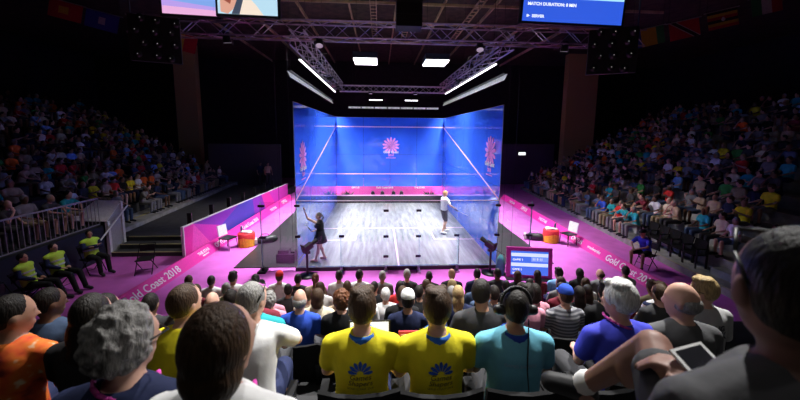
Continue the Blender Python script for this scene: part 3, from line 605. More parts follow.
# (row, X, archetype, hair, hair colour, skin, shirt, label, extras)
F = [
 (0, -4.66, 'f', 'short', 'brown', 'fair', 'teal', 'spectator with short brown hair and teal shirt in the front row'),
 (0, -4.18, 'm', 'short', 'dark', 'mid', 'white', 'dark haired spectator in white shirt at the outer end of the front row'),
 (0, -3.73, 'mr', 'thick', 'dark', 'olive', 'white', 'bearded spectator in white shirt next to the long haired woman, front row'),
 (0, -3.26, 'f', 'long', 'dark', 'fair', 'cream', 'woman with long black hair and cream top in the front row'),
 (0, -2.77, 'm', 'short', 'brown', 'fair', 'white', 'spectator in red cap and white shirt in the front row'),
 (0, -2.38, 'm', 'short', 'dark', 'mid', 'charcoal', 'dark haired spectator in charcoal shirt beside the red cap, front row'),
 (0, -2.00, 'f', 'ponytail', 'auburn', 'fair', 'tan', 'auburn haired woman with ponytail and tan top in the front row'),
 (0, -1.50, 'm', 'short', 'dark', 'mid', 'white', 'man in white shirt with dark shoulder strap in the front row'),
 (0, -1.06, 'mr', 'crop', 'dark', 'olive', 'white', 'cropped haired man in white shirt in the front row'),
 (0, -.56, 'm', 'short', 'grey', 'mid', 'grey', 'grey shirted spectator with grey hair in the front row'),
 (0, -.02, 'm', 'short', 'grey', 'fair', 'charcoal', 'grey haired spectator in charcoal top before the glass door'),
 (0, .47, 'm', 'crop', 'dark', 'brown', 'black', 'dark skinned man in black shirt in the front row'),
 (0, .98, 'ml', None, 'dark', 'mid', 'black', 'bald man in black shirt in the front row'),
 (0, 1.54, 'm', 'short', 'dark', 'mid', 'navy', 'dark haired spectator in navy shirt in the front row'),
 (0, 2.02, 'ml', 'crop', 'dark', 'brown', 'charcoal', 'cropped haired spectator in charcoal beside the floor camera, front row'),
 (0, 2.47, 'f', 'bob', 'brown', 'fair', 'black', 'woman with brown bob and black top below the floor monitor'),
 (0, 2.93, 'f', 'long', 'dark', 'olive', 'maroon', 'long haired woman in maroon top below the floor monitor'),
 (0, 3.42, 'ml', 'thick', 'dark', 'mid', 'sky', 'dark haired man in pale blue shirt in the front row'),
 (0, 3.92, 'f', 'long', 'dark', 'fair', 'black', 'woman with long dark hair and black top in the front row'),
 (0, 4.43, 'ml', 'bald', 'brown', 'fair', 'grey', 'balding man in grey shirt in the front row'),
 (0, 5.00, 'm', 'short', 'dark', 'olive', 'white', 'black haired man in broad white shirt in the front row'),
 (1, -4.05, 'f', 'bob', 'brown', 'fair', 'maroon', 'brown bobbed woman in maroon top in the second row'),
 (1, -3.50, 'm', 'short', 'grey', 'fair', 'tan', 'grey haired man in tan shirt in the second row'),
 (1, -2.90, 'f', 'curly', 'brown', 'fair', 'pink', 'curly haired woman in pink top in the second row'),
 (1, -2.35, 'm', 'short', 'dark', 'mid', 'charcoal', 'dark haired man in charcoal behind the red cap, second row'),
 (1, -1.75, 'f', 'bob', 'brown', 'fair', 'white', 'brown bobbed woman in white top in the second row'),
 (1, -1.24, 'm', 'short', 'brown', 'mid', 'maroon', 'brown haired man in maroon shirt in the second row'),
 (1, -.72, 'mr', 'short', 'dark', 'mid', 'black', 'dark haired man in black with turned head, second row'),
 (1, -.22, 'f', 'long', 'dark', 'olive', 'red', 'long haired woman in red top in the second row'),
 (1, .28, 'm', 'short', 'brown', 'fair', 'charcoal', 'brown haired man in charcoal shirt in the second row'),
 (1, .80, 'f', 'bob', 'blond', 'fair', 'cream', 'blond bobbed woman in cream top in the second row'),
 (1, 1.30, 'm', 'bald', 'brown', 'mid', 'denim', 'balding man in denim shirt in the second row'),
 (1, 1.88, 'm', 'short', 'dark', 'mid', 'black', 'dark haired man in black facing ahead, second row'),
 (1, 2.36, 'f', 'ponytail', 'dark', 'olive', 'purple', 'woman with dark ponytail and purple top in the second row'),
 (1, 3.00, 'ml', 'short', 'brown', 'fair', 'grey', 'brown haired man in grey shirt in the second row'),
 (1, 3.50, 'f', 'long', 'brown', 'fair', 'white', 'long haired woman in white top in the second row'),
 (1, 4.10, 'm', 'short', 'dark', 'mid', 'black', 'dark haired man in black at the far end, second row'),
 (2, -3.62, 'f', 'short', 'brown', 'fair', 'green', 'short haired woman in green top in the third row'),
 (2, -3.05, 'm', 'short', 'grey', 'fair', 'charcoal', 'grey haired man in charcoal shirt in the third row'),
 (2, -2.42, 'f', 'bob', 'brown', 'fair', 'pink', 'bobbed woman in pink top in the third row'),
 (2, -1.80, 'm', 'short', 'brown', 'fair', 'cream', 'brown haired man in cream shirt in the third row'),
 (2, -1.30, 'f', 'bob', 'auburn', 'fair', 'tan', 'auburn bobbed woman in tan top in the third row'),
 (2, -.52, 'm', 'short', 'white', 'fair', 'white', 'white haired man in white shirt in the third row'),
 (2, .05, 'mr', 'short', 'dark', 'mid', 'black', 'dark haired man in black shirt in the third row'),
 (2, .60, 'f', 'long', 'grey', 'fair', 'charcoal', 'woman with long grey hair and charcoal top in the third row'),
 (2, 1.15, 'm', 'receding', 'brown', 'mid', 'denim', 'man with receding hair and denim shirt in the third row'),
 (2, 1.80, 'f', 'ponytail', 'brown', 'fair', 'black', 'woman with brown ponytail and black top in the third row'),
 (2, 2.52, 'm', 'short', 'dark', 'olive', 'maroon', 'dark haired man in maroon shirt in the third row'),
 (2, 2.98, 'f', 'long', 'dark', 'fair', 'charcoal', 'woman with long dark hair and charcoal top in the third row'),
 (2, 3.55, 'm', 'short', 'brown', 'fair', 'tan', 'brown haired man in tan shirt in the third row'),
 (2, 4.15, 'm', 'thick', 'brown', 'mid', 'khaki', 'thick haired man in khaki shirt in the third row'),
 (3, -3.21, 'mr', 'short', 'dark', 'mid', 'maroon', 'dark haired man in maroon shirt with turned head in the fourth row'),
 (3, -2.65, 'f', 'bob', 'dark', 'fair', 'black', 'dark bobbed woman in black top in the fourth row'),
 (3, -2.14, 'f', 'curly', 'grey', 'fair', 'pink', 'curly grey haired woman in pink top in the fourth row'),
 (3, -1.48, 'f', 'bob', 'brown', 'fair', 'cream', 'brown bobbed woman in cream top in the fourth row'),
 (3, -.88, 'm', 'short', 'dark', 'mid', 'white', 'dark haired man in white shirt in the fourth row'),
 (3, -.30, 'm', 'short', 'brown', 'mid', 'black', 'brown haired man in black shirt in the fourth row'),
 (3, .50, 'f', 'long', 'blond', 'fair', 'navy', 'blond long haired woman in navy top in the fourth row'),
 (3, 1.02, 'm', 'short', 'dark', 'mid', 'charcoal', 'dark haired man in charcoal shirt in the fourth row'),
 (3, 1.62, 'f', 'bob', 'dark', 'olive', 'pink', 'dark bobbed woman in pink top in the fourth row'),
 (3, 2.30, 'f', 'long', 'dark', 'fair', 'black', 'woman with long dark hair and black top in the fourth row'),
 (3, 2.92, 'm', 'short', 'brown', 'fair', 'red', 'brown haired man in red shirt in the fourth row'),
 (3, 3.55, 'ml', 'thick', 'brown', 'fair', 'white', 'thick haired man in navy and white striped polo in the fourth row'),
 (3, 4.15, 'm', 'short', 'grey', 'fair', 'grey', 'grey haired man in grey shirt at the end of the fourth row'),
 (4, -3.12, 'm', 'short', 'dark', 'mid', 'charcoal', 'dark haired man in charcoal shirt in the fifth row'),
 (4, -1.99, 'f', 'bob', 'brown', 'fair', 'maroon', 'brown bobbed woman in maroon top in the fifth row'),
 (4, -1.52, 'm', 'bald', 'grey', 'fair', 'blue', 'bald man in bright blue shirt'),
 (4, -1.05, 'f', 'curly', 'auburn', 'fair', 'black', 'auburn curly haired woman in black beside the bald man in blue'),
 (4, -.30, 'm', 'short', 'dark', 'mid', 'navy', 'spectator in white baseball cap and navy shirt'),
 (4, .55, 'f', 'long', 'dark', 'fair', 'black', 'woman with long black hair and black top in the fifth row'),
 (5, .30, 'mr', 'short', 'dark', 'mid', 'charcoal', 'dark haired man in charcoal tee, head turned, in the sixth row'),
 (4, 1.10, 'f', 'thick', 'dark', 'fair', 'pink', 'woman with dark hair in pale pink top beside the blue cap'),
 (4, 1.57, 'm', 'short', 'brown', 'fair', 'grey', 'man in blue cap and grey striped shirt'),
 (4, 2.06, 'f', 'thick', 'dark', 'fair', 'black', 'thick dark haired spectator in black top in the fifth row'),
 (4, 2.75, 'm', 'short', 'brown', 'fair', 'charcoal', 'brown haired man in charcoal shirt in the fifth row'),
 (5, -3.35, 'mr', 'crop', 'dark', 'brown', 'denim', 'dark skinned man in denim shirt with head turned to the court'),
 (5, -2.90, 'f', 'long', 'dark', 'fair', 'black', 'long haired woman in black beside the man in denim'),
 (5, -2.34, 'fwdr', 'short', 'dark', 'mid', 'charcoal', 'dark haired man in charcoal shirt leaning forward, sixth row'),
 (4, -2.48, 'm', 'bald', 'grey', 'fair', 'grey', 'bald man with grey fringe and grey shirt, fifth row'),
 (5, -1.70, 'fr', 'bob', 'blond', 'fair', 'teal', 'blond bobbed woman in teal shirt'),
 (5, 2.42, 'longl', 'thick', 'blond', 'fair', 'grey', 'man with glasses and light grey printed sweatshirt'),
 (6, -2.76, 'mr', 'crop', 'dark', 'mid', 'orange', 'man with shaved head in orange patterned shirt'),
 (6, -2.30, 'f', 'long', 'dark', 'fair', 'black', 'woman with long dark hair and black top beside the orange shirt'),
 (6, -1.86, 'fwdr', 'short', 'brown', 'fair', 'yellow', 'person in plain yellow shirt leaning forward beside the grey haired woman'),
 (6, -1.44, 'fwdr', 'short', 'grey', 'fair', 'white', 'man in white shirt and jeans with sunglasses on his head'),
 (6, -.73, 'm', 'thick', 'brown', 'fair', 'yellow', 'volunteer in yellow shirt with emblem, sitting at the open laptop'),
 (6, -.27, 'm', 'thick', 'brown', 'fair', 'yellow', 'volunteer in yellow shirt with emblem between the laptop user and headset wearer'),
 (6, .22, 'm', 'crop', 'dark', 'mid', 'sky', 'volunteer in light blue shirt wearing a black headset'),
 (6, .95, 'fl', 'thick', 'white', 'fair', 'royal', 'white haired person in royal blue polo with lanyard'),
 (6, 1.36, 'longl', 'bald', 'grey', 'fair', 'grey', 'bald man in dark grey hooded sweatshirt'),
 (7, -1.50, 'fr', 'curly', 'grey', 'fair', 'navy', 'woman with curly grey hair and navy shirt wearing a colourful lanyard'),
]
def stripes(name, c1, c2, scale):
    m = bpy.data.materials.new(name); m.use_nodes = True; nt = m.node_tree; p = nt.nodes['Principled BSDF']; p.inputs['Roughness'].default_value = .85
    tc = nt.nodes.new('ShaderNodeTexCoord'); w = nt.nodes.new('ShaderNodeTexWave'); w.bands_direction = 'Z'; w.inputs['Scale'].default_value = scale; w.inputs['Distortion'].default_value = .6
    r = nt.nodes.new('ShaderNodeValToRGB'); r.color_ramp.interpolation = 'CONSTANT'; r.color_ramp.elements[0].color = c1 + (1,); r.color_ramp.elements[1].color = c2 + (1,); r.color_ramp.elements[1].position = .55
    nt.links.new(tc.outputs['Object'], w.inputs['Vector']); nt.links.new(w.outputs['Fac'], r.inputs['Fac']); nt.links.new(r.outputs['Color'], p.inputs['Base Color']); return m
def floral():
    m = bpy.data.materials.new('orange_floral'); m.use_nodes = True; nt = m.node_tree; p = nt.nodes['Principled BSDF']; p.inputs['Roughness'].default_value = .8
    tc = nt.nodes.new('ShaderNodeTexCoord'); n = nt.nodes.new('ShaderNodeTexNoise'); n.inputs['Scale'].default_value = 11; n.inputs['Detail'].default_value = 2
    r = nt.nodes.new('ShaderNodeValToRGB'); e = r.color_ramp.elements; e[0].color = (.25, .02, .02, 1); e[0].position = .3; e[1].color = (.9, .75, .5, 1); e[1].position = .68
    a = e.new(.42); a.color = (.80, .10, .02, 1); b = e.new(.6); b.color = (.85, .2, .02, 1)
    nt.links.new(tc.outputs['Object'], n.inputs['Vector']); nt.links.new(n.outputs['Fac'], r.inputs['Fac']); nt.links.new(r.outputs['Color'], p.inputs['Base Color']); return m
def own_mat(o, m): o.material_slots[0].link = 'OBJECT'; o.material_slots[0].material = m
def on_back(sh_me, me2d, zc, xc=0, off=.004, sc=1.0):
    """wrap flat print (x, y) onto the back of a shirt mesh"""
    bv = BVHTree.FromPolygons([v.co for v in sh_me.vertices], [p.vertices for p in sh_me.polygons])
    for v in me2d.vertices:
        x, z = xc + v.co.x*sc, zc + v.co.y*sc
        h = bv.ray_cast(Vector((x, -1, z)), Vector((0, 1, 0)))
        v.co = Vector((x, (h[0].y if h[0] else -.1) - off, z))
    me2d.update(); return me2d
def grid2d(x0, x1, z0, z1, nx=10, nz=6, taper=0):
    vs = [(x*(1 - taper*(1 - j/nz)), z0 + (z1 - z0)*j/nz, 0) for j in range(nz + 1) for x in [x0 + (x1 - x0)*i/nx for i in range(nx + 1)]]
    fs = [(j*(nx + 1) + i, j*(nx + 1) + i + 1, (j + 1)*(nx + 1) + i + 1, (j + 1)*(nx + 1) + i) for j in range(nz) for i in range(nx)]
    return MB().add(vs, fs).mesh('print')
FP = {}
def seat_label(lab):
    w = lab.replace(',', '').split()[:11]
    while w[-1] in ('in', 'the', 'and', 'with', 'a', 'his', 'beside', 'of', 'between', 'at', 'on', 'to', 'head', 'fifth', 'fourth', 'sixth'): w.pop()
    return 'black tip-up seat under the ' + ' '.join(w)
for k, x, ar, hr, hcol, skn, shc, lab in F:
    jit = random.Random(int(x*100) + k*977)
    a = HI[ar]; y = ROWY(k) + jit.uniform(-.02, .02)
    sc = jit.uniform(.97, 1.03) if k < 6 else 1.0
    cap = CO['red'] if 'red cap' in lab and 'in red cap' in lab else CO['white'] if 'white baseball cap' in lab else CO['blue'] if 'in blue cap' in lab else None
    b, sh = person(a, (x, y, RZL[k]), jit.uniform(-.08, .08) - (x*.02), sc*(1.02 if k < 6 else 1.0), SK[skn], CO[shc], CO['navy' if jit.random() < .5 else 'charcoal'], hr, HC[hcol], lab, cap=cap, sx=.93 if k < 5 else 1.0)
    FP[lab] = (b, sh, a)
    if k >= 3: seat(x, y, RZL[k], seat_label(lab), 'occupied audience seats')
for i, x in enumerate((.66, .66)):
    seat(x + .0, ROWY(6 + i*0) - .02, RZL[6], 'empty black tip-up seat beside the volunteer with headset', 'empty audience seats') if i == 0 else seat(1.95, ROWY(5), RZL[5], 'empty black tip-up seat beside the man with glasses', 'empty audience seats')
def P_(s): return next(v for k, v in FP.items() if s in k)
own_mat(P_('striped polo')[1], stripes('navy_white_stripe', (.75, .75, .75), (.02, .03, .10), 3.2))
own_mat(P_('grey striped shirt')[1], stripes('grey_stripe', (.10, .10, .12), (.35, .35, .38), 8))
own_mat(P_('orange patterned')[1], floral())
# volunteers: collars, emblem and lettering on the back
M_EMB = mat('blue_print', (.02, .10, .50), .7); M_INK = mat('dark_print', (.03, .03, .06), .7)
def collar(b, a, col, r=.072):
    hc = a.hc; mb = MB(); n = 20; rings = []
    for R, z in ((r + .022, -.185), (r + .012, -.142), (r, -.132), (r - .006, -.15)): rings.append([(hc.x + R*math.cos(2*PI*i/n), hc.y - .02 + R*.95*math.sin(2*PI*i/n), hc.z + z) for i in range(n)])
    o = mb.loft(rings).build('collar', M_CLOTH, b, True); o.color = col + (1,); return o
for key in ('open laptop', 'between the laptop'):
    b, sh, a = P_(key); collar(b, a, (.03, .16, .60), .078)
    mb = MB(); petals(mb, 7, .02, .075, .12, PI - .12, .011, lambda p, q: Vector((p, q, 0)), (0, 0, .002))
    link('emblem', on_back(a.shirt, mb.mesh('emblem', M_EMB), .900), sh)
    for w, z, s in (('Games', .862, .046), ('Shapers', .824, .046), ('GOLD COAST 2018', .798, .018)):
        me = text_mesh(w, s, .002, 'CENTER', .2 if s > .03 else 0); me.materials.clear(); me.materials.append(M_INK); link('lettering', on_back(a.shirt, me, z), sh)
    for s in (-1, 1):
        me = grid2d(-.035, .035, .56, .70, 4, 5); me.materials.append(M_EMB); link('side_panel', on_back(a.shirt, me, 0, s*.125), sh)
b, sh, a = P_('black headset'); collar(b, a, (.02, .06, .40), .078)
sh.color = (.15, .46, .60, 1)
me = grid2d(-.15, .15, .585, .61, 14, 2); me.materials.append(mat('lime_print', (.45, .55, .05), .75)); link('hem_band', on_back(a.shirt, me, 0), sh)
me = text_mesh('GAMES SHAPERS', .026, .002, 'CENTER'); me.materials.clear(); me.materials.append(mat('pale_print', (.35, .45, .6), .7)); link('lettering', on_back(a.shirt, me, .925, 0, .006), sh)
def headset(b, a):
    mb = MB(); R = .093
    mb.path([tuple(a.hc + a.R @ Vector((R*math.cos(t), -.02, .028 + 1.12*R*math.sin(t)))) for t in [PI*i/24 for i in range(25)]], .010, 8)
    o = mb.build('headset_band', M_BLACK, b, True)
    for s in (-1, 1): MB().cap(a.hc + a.R @ Vector((s*.085, -.012, -.01)), a.hc + a.R @ Vector((s*.108, -.012, -.01)), .034, .032).build('ear_cup', M_BLACK, b, True)
    MB().path([tuple(a.hc + Vector((.07, -.05, -.05))), tuple(a.hc + Vector((.05, -.115, -.16))), (.03, -.155, .92), (.05, -.16, .75), (.035, -.16, .60)], .004, 6).build('cable', M_BLACK, b)
headset(b, a)
# lanyards
M_LAN = mat('lanyard_print', (.75, .05, .35), .6, noise=.8, nscale=25)
def lanyard(b, a, w=.011):
    hc = a.hc; pts = []
    for i in range(13):
        t = PI*(-.25 + 1.5*i/12); pts.append((hc.x + .088*math.cos(-t), hc.y - .012 + .090*math.sin(-t), hc.z - .140 - .03*math.cos(t)))
    MB().path(pts, w, 6).build('lanyard', M_LAN, b, True)
for key in ('royal blue polo', 'colourful lanyard'): lanyard(P_(key)[0], P_(key)[2], .008)
b, sh, a = P_('royal blue polo'); collar(b, a, (.02, .03, .12), .076)
# sunglasses pushed up on the head
def sunglasses(b, a, z=.075, lens=True):
    mb = MB()
    for s in (-1, 1):
        if lens: mb.ell(a.hc + a.R @ Vector((s*.034, .055, z + .035)), (.026, .006, .017), a.R, 12, 7)
        mb.path([tuple(a.hc + a.R @ Vector(p)) for p in ((s*.065, .05, z + .03), (s*.09, -.0, z - .005), (s*.091, -.05, z - .05))], .004, 6)
    mb.path([tuple(a.hc + a.R @ Vector((s*.065, .05, z + .03))) for s in (-1, 1)], .004, 6)
    mb.build('sunglasses', M_BLACK, b, True)
sunglasses(P_('sunglasses on his head')[0], P_('sunglasses on his head')[2])
# wide sweatshirt print
b, sh, a = P_('light grey printed'); sh.color = (.42, .42, .42, 1)
for w, z, s in (('LONG', .93, .06), ('BECK', .86, .085), ('OF', .80, .05)):
    me = text_mesh(w, s, .002, 'CENTER', bold=.002); me.materials.clear(); me.materials.append(M_INK); link('lettering', on_back(a.shirt, me, z, .0), sh)
def glasses(b, a):
    mb = MB()
    for s in (-1, 1):
        mb.path([tuple(a.hc + a.R @ Vector(p)) for p in ((s*.01, .112, .008), (s*.06, .105, .010), (s*.083, .05, .012), (s*.086, -.02, .005))], .0035, 6)
    mb.path([tuple(a.hc + a.R @ Vector((s*.01, .112, .008))) for s in (-1, 1)], .0035, 6)
    mb.build('glasses', M_BLACK, b)
glasses(b, a); glasses(P_('colourful lanyard')[0], P_('colourful lanyard')[2])
b, sh, a = P_('dark grey hooded'); sh.color = (.10, .10, .105, 1)
o = MB().ell(a.hc + Vector((0, -.075, -.205)), (.13, .06, .055)).build('hood', M_CLOTH, b, True); o.color = (.10, .10, .105, 1)
# ---- closest figures, built one by one
J, hc = seated('lap', .10); 
J['eR'] = Vector((.24, .02, .86)); J['wR'] = Vector((.30, .22, .80)); J['tR'] = Vector((.34, .36, .78))
aw = make_arch(J, hc, -.35, .1, vox=.009, female=True, fine=True)
bw_, sh = person(aw, (-1.10, -9.41, 2.40), -.1, 1, SK['fair'], CO['white'], CO['charcoal'], 'bob', HC['brown'], 'woman with brown bobbed hair and white shirt, arm stretched over the next seat')
lanyard(bw_, aw, .007); MB().cap((.297, .205, .803), (.300, .222, .80), .034).build('wristband', M_WHITE, bw_, True)
vest = grid2d(-.13, .13, .55, .98, 10, 10); vest.materials.append(mat('dark_vest', (.012, .012, .016), .85)); link('dark_back_panel', on_back(aw.shirt, vest, 0), sh)
seat(-1.10, -9.41, 2.40, 'black tip-up seat under the woman with brown bobbed hair and white shirt', 'occupied audience seats')
# man at the aisle with crossed leg and tablet: local frame at his seat
MX, MY, MZ = .14, -9.80, 2.75
J, hc = seated('lap', .05)
L_ = lambda x, y, z: Vector((x - MX, y - MY, z - MZ))
J['kL'] = L_(.33, -9.27, 3.52); J['aL'] = L_(.28, -8.99, 3.14); J['oL'] = L_(.17, -8.93, 3.12); J['hL'] = Vector((-.06, .03, .56))
J['kR'] = L_(.40, -9.42, 3.28); J['aR'] = L_(.42, -9.60, 2.85); J['oR'] = L_(.44, -9.52, 2.80)
J['eL'] = Vector((-.20, .08, .80)); J['wL'] = L_(.20, -9.53, 3.52); J['tL'] = L_(.25, -9.43, 3.55)
J['eR'] = Vector((.27, .10, .80)); J['wR'] = L_(.30, -9.50, 3.56); J['tR'] = L_(.24, -9.42, 3.58)
am = make_arch(J, hc, -.38, .02, vox=.008, fine=True, legs='shorts', curl=.7)
bm_, sh = person(am, (MX, MY, MZ), 0, 1.0, (.30, .16, .125), (.14, .14, .15), (.06, .06, .065), 'crop', (.014, .010, .009), 'man with shaved head and grey shirt holding a white tablet, leg crossed', shoe=(.02, .02, .022))
sunglasses(bm_, am, .068, False)
so = (J['oL'] - J['aL']); MB().cap(J['aL'] - so*.35 + Vector((0, 0, -.052)), J['oL'] + so*.05 + Vector((0, 0, -.034)), .018, .016).build('sole', M_WHITE, bm_, True)
MB().cap(J['aL'] + Vector((0, -.03, .05)), J['aL'] + Vector((0, -.01, .02)), .047, .05).build('sock', M_WHITE, bm_, True)
tb_ = thing('tablet', 'small white framed tablet held by the man with crossed leg', 'tablet', (.315, -9.44, 3.595), .25)
tr = Matrix.Rotation(.5, 3, 'X')
MB().box((0, 0, 0), (.135, .085, .008), tr).build('frame', M_WHITE, tb_); MB().box(tr @ Vector((0, 0, .0045)), (.108, .07, .002), tr).build('screen', mat('dark_screen', (.02, .02, .025), .15), tb_)
seat(MX, MY, MZ, 'black tip-up seat under the man with the tablet', None)
# ---- laptops and things on laps
lp = thing('laptop', 'open laptop with bright white screen on the lap of the volunteer', 'laptop', (-.70, ROWY(6) + .36, RZL[6] + .63))
MB().box2((-.16, -.12, 0), (.16, .10, .015)).build('base', M_BLACK, lp); MB().box((0, .14, .11), (.32, .012, .22), Matrix.Rotation(-.3, 3, 'X')).build('lid', M_BLACK, lp)
MB().box((0, .132, .113), (.295, .004, .195), Matrix.Rotation(-.3, 3, 'X')).build('screen', mat('laptop_screen', (.8, .8, .8), .4, emit=(.85, .92, 1), estr=.9), lp)
lp2 = thing('folder', 'red folder standing on the lap of the middle volunteer', 'folder', (-.36, ROWY(6) + .40, RZL[6] + .62))
MB().box((0, 0, .10), (.24, .02, .20), Matrix.Rotation(-.25, 3, 'X')).build('cover', mat('red_card', (.55, .04, .05), .6), lp2); MB().box((0, -.016, .10), (.21, .004, .17), Matrix.Rotation(-.25, 3, 'X')).build('sheet', mat('pale_card', (.75, .45, .45), .7), lp2)

# ================================================================== CROWD IN THE SIDE STANDS
SHN = ['white', 'white', 'black', 'charcoal', 'navy', 'grey', 'red', 'orange', 'sky', 'teal', 'yellow', 'green', 'tan', 'maroon', 'cream', 'denim', 'black', 'charcoal', 'black', 'grey', 'charcoal', 'navy', 'khaki', 'grey']
HN = [('short', 'dark', 'short dark hair'), ('short', 'brown', 'short brown hair'), ('thick', 'brown', 'thick brown hair'), ('bald', 'grey', 'balding head'), ('bob', 'brown', 'brown bob'), ('long', 'dark', 'long dark hair'), ('long', 'blond', 'long blond hair'), ('short', 'grey', 'short grey hair'), ('bob', 'blond', 'blond bob'), ('ponytail', 'dark', 'dark ponytail')]
POSE = {'lap': 'hands in lap', 'crossed': 'arms folded', 'knees': 'leaning forward', 'chin': 'chin on hand', 'wide': 'hands on knees', 'lady': 'looking aside', 'clap': 'clapping'}
spots = []   # (priority, x, y, z, rz, row, where)
cr = random.Random(7)
for r in range(12):
    for i in range(26):
        y = 2.75 + .55*i + cr.uniform(-.06, .06)
        if y > 14.6 or cr.random() < (.16 if r < 7 else .3): continue
        spots.append((left_x(y) - .85*r - .80, y, .45 + .42*r, -PI/2 + .07 + cr.uniform(-.12, .12), r, 'L'))
for r in range(9):
    for i in range(16):
        y = .85 - .56*i + cr.uniform(-.06, .06); x = -10.12 - .4 - .85*r - .42
        if y < (-2.4 + .70*r) or cr.random() < .2: continue
        spots.append((x + (.05 if r else .1), y, 1.0 + .42*r, -PI/2 + cr.uniform(-.15, .15), r, 'B'))
for r in range(13):
    for i in range(36):
        y = 14.4 - .55*i + cr.uniform(-.06, .06); x = right_x(y) + .85*r + .43
        if y < -3.2 + .70*r or (r == 0 and y < 1.9) or (r < 7 and -2.5 < y < -1.0): continue
        if cr.random() < (.14 if r < 7 else .3): continue
        spots.append((x, y, .10 + .42*r, PI/2 - .1 + cr.uniform(-.12, .12), r, 'R'))
def dist(s): return math.hypot(s[0] + .62, s[1] + 10.29) + .55*s[4]*1.2
spots.sort(key=dist)
NIND = 190
WHERE = {'L': 'behind the hoarding', 'B': 'behind the railing', 'R': 'behind empty seats'}
ACC = {'L': None, 'R': None}
for n, (x, y, z, rz, r, wh) in enumerate(spots[:NIND]):
    pose = cr.choice(list(LO)); fem = pose in ('lady', 'clap')
    hk, hcn, hl = cr.choice(HN if fem else HN[:4] + HN[7:8]*2); sn = cr.choice(SHN)
    if wh == 'R' and r == 0 and y < 5 and sn in ('black', 'charcoal', 'navy'): sn = cr.choice(['yellow', 'cream', 'blue', 'teal', 'yellow'])
    pn = cr.choice(['charcoal', 'navy', 'khaki', 'denim', 'grey'])
    lab = '%s top, %s, %s, %s row %s' % ('person in ' + (sn if sn != 'sky' else 'pale blue'), hl, POSE[pose], ROWN[r], WHERE[wh])
    person(LO[pose], (x, y, z), rz, cr.uniform(.93, 1.04), SK[cr.choice(['fair', 'fair', 'mid', 'olive', 'brown'])], CO[sn], CO[pn], hk, HC[hcn], lab, 'spectators in the side stands: ' + lab)
def add_joined(name, rest, label):
    V, Fs, T = [], [], []; base = 0; cache = {}
    def arr(me):
        if me.name not in cache:
            v = np.empty(len(me.vertices)*3); me.vertices.foreach_get('co', v); cache[me.name] = (v.reshape(-1, 3), [tuple(p.vertices) for p in me.polygons])
        return cache[me.name]
    for (x, y, z, rz, r, wh) in rest:
        a = LO[cr.choice(list(LO))]; c, s = math.cos(rz), math.sin(rz); R = np.array([[c, -s, 0], [s, c, 0], [0, 0, 1]]); sc = cr.uniform(.93, 1.04)
        hk, hcn, _ = cr.choice(HN)
        for me, col, hd in ((a.body, SK[cr.choice(list(SK))], 0), (a.shirt, CO[cr.choice(SHN)], 0), (a.legs, CO[cr.choice(['charcoal', 'navy', 'khaki', 'denim'])], 0), (HAIRS_LO[hk], HC[hcn], 1)):
            v, f = arr(me); w = v
            if hd: w = v @ np.array(a.R).T + np.array(a.hc)
            w = (w*sc) @ R.T + np.array((x, y, z)); V.append(w); Fs += [tuple(i + base for i in p) for p in f]; base += len(w); T.append(np.tile(np.array(col + (1,)), (len(w), 1)))
    V = np.concatenate(V); me = bpy.data.meshes.new(name); me.from_pydata(V.tolist(), [], Fs)
    at = me.color_attributes.new('tone', 'FLOAT_COLOR', 'POINT'); at.data.foreach_set('color', np.concatenate(T).ravel()); me.materials.append(M_CROWD); me.shade_smooth()
    return tag(link(name, me), label, 'crowd', None, 'stuff')
rest = spots[NIND:]
add_joined('crowd', [s for s in rest if s[5] != 'R'], 'dim crowd filling the upper rows of the grandstand behind the hoarding')
add_joined('crowd', [s for s in rest if s[5] == 'R'], 'dim crowd filling the upper rows of the grandstand with empty seats')
for i in range(5): seat(right_x(1.5 - .52*i) + .40, 1.5 - .52*i, .10, 'empty black seat on the front deck of the grandstand', 'empty stand seats', PI/2 - .1)

# ================================================================== GUARDS, OFFICIAL, PLAYERS
def folding_chair(label, loc, rz):
    t = thing('folding_chair', label, 'chair', loc, rz)
    MB().box2((-.21, -.20, .43), (.21, .20, .455)).build('seat', M_BLACK, t)
    mb = MB(); rings = [[(x, -.24 - .05*(z - .6) + .04*(x/.2)**2 + o, z) for x, o in ((-.2, 0), (0, 0), (.2, 0), (.2, -.02), (0, -.02), (-.2, -.02))] for z in (.62, .72, .82)]
    mb.loft(rings).build('backrest', M_BLACK, t)
    for s in (-1, 1):
        MB().tube((s*.21, -.27, .86), (s*.22, .24, .0), .013).build('leg', M_BLACKM, t); MB().tube((s*.20, .16, .44), (s*.21, -.28, .0), .013).build('leg', M_BLACKM, t)
    MB().tube((-.21, .16, .15), (.21, .16, .15), .009).build('stretcher', M_BLACKM, t); MB().tube((-.21, -.26, .85), (.21, -.26, .85), .012).build('top_rail', M_BLACKM, t)
    return t
folding_chair('empty black folding chair before the dark steps', (-7.85, .05, GZ), .25 + PI)
M_VEST = mat('hi_vis_vest', (.55, .85, .06), .7, noise=.1); M_REFL = mat('reflective_tape', (.55, .58, .55), .4)
GA = [make_arch(*seated('lap', -.22, .18), turn=.2, nod=-.05, vox=.018, ratio=.7, sleeve='long'), make_arch(*seated('crossed', -.1, .1), turn=-.3, nod=.1, vox=.018, ratio=.7, sleeve='long')]
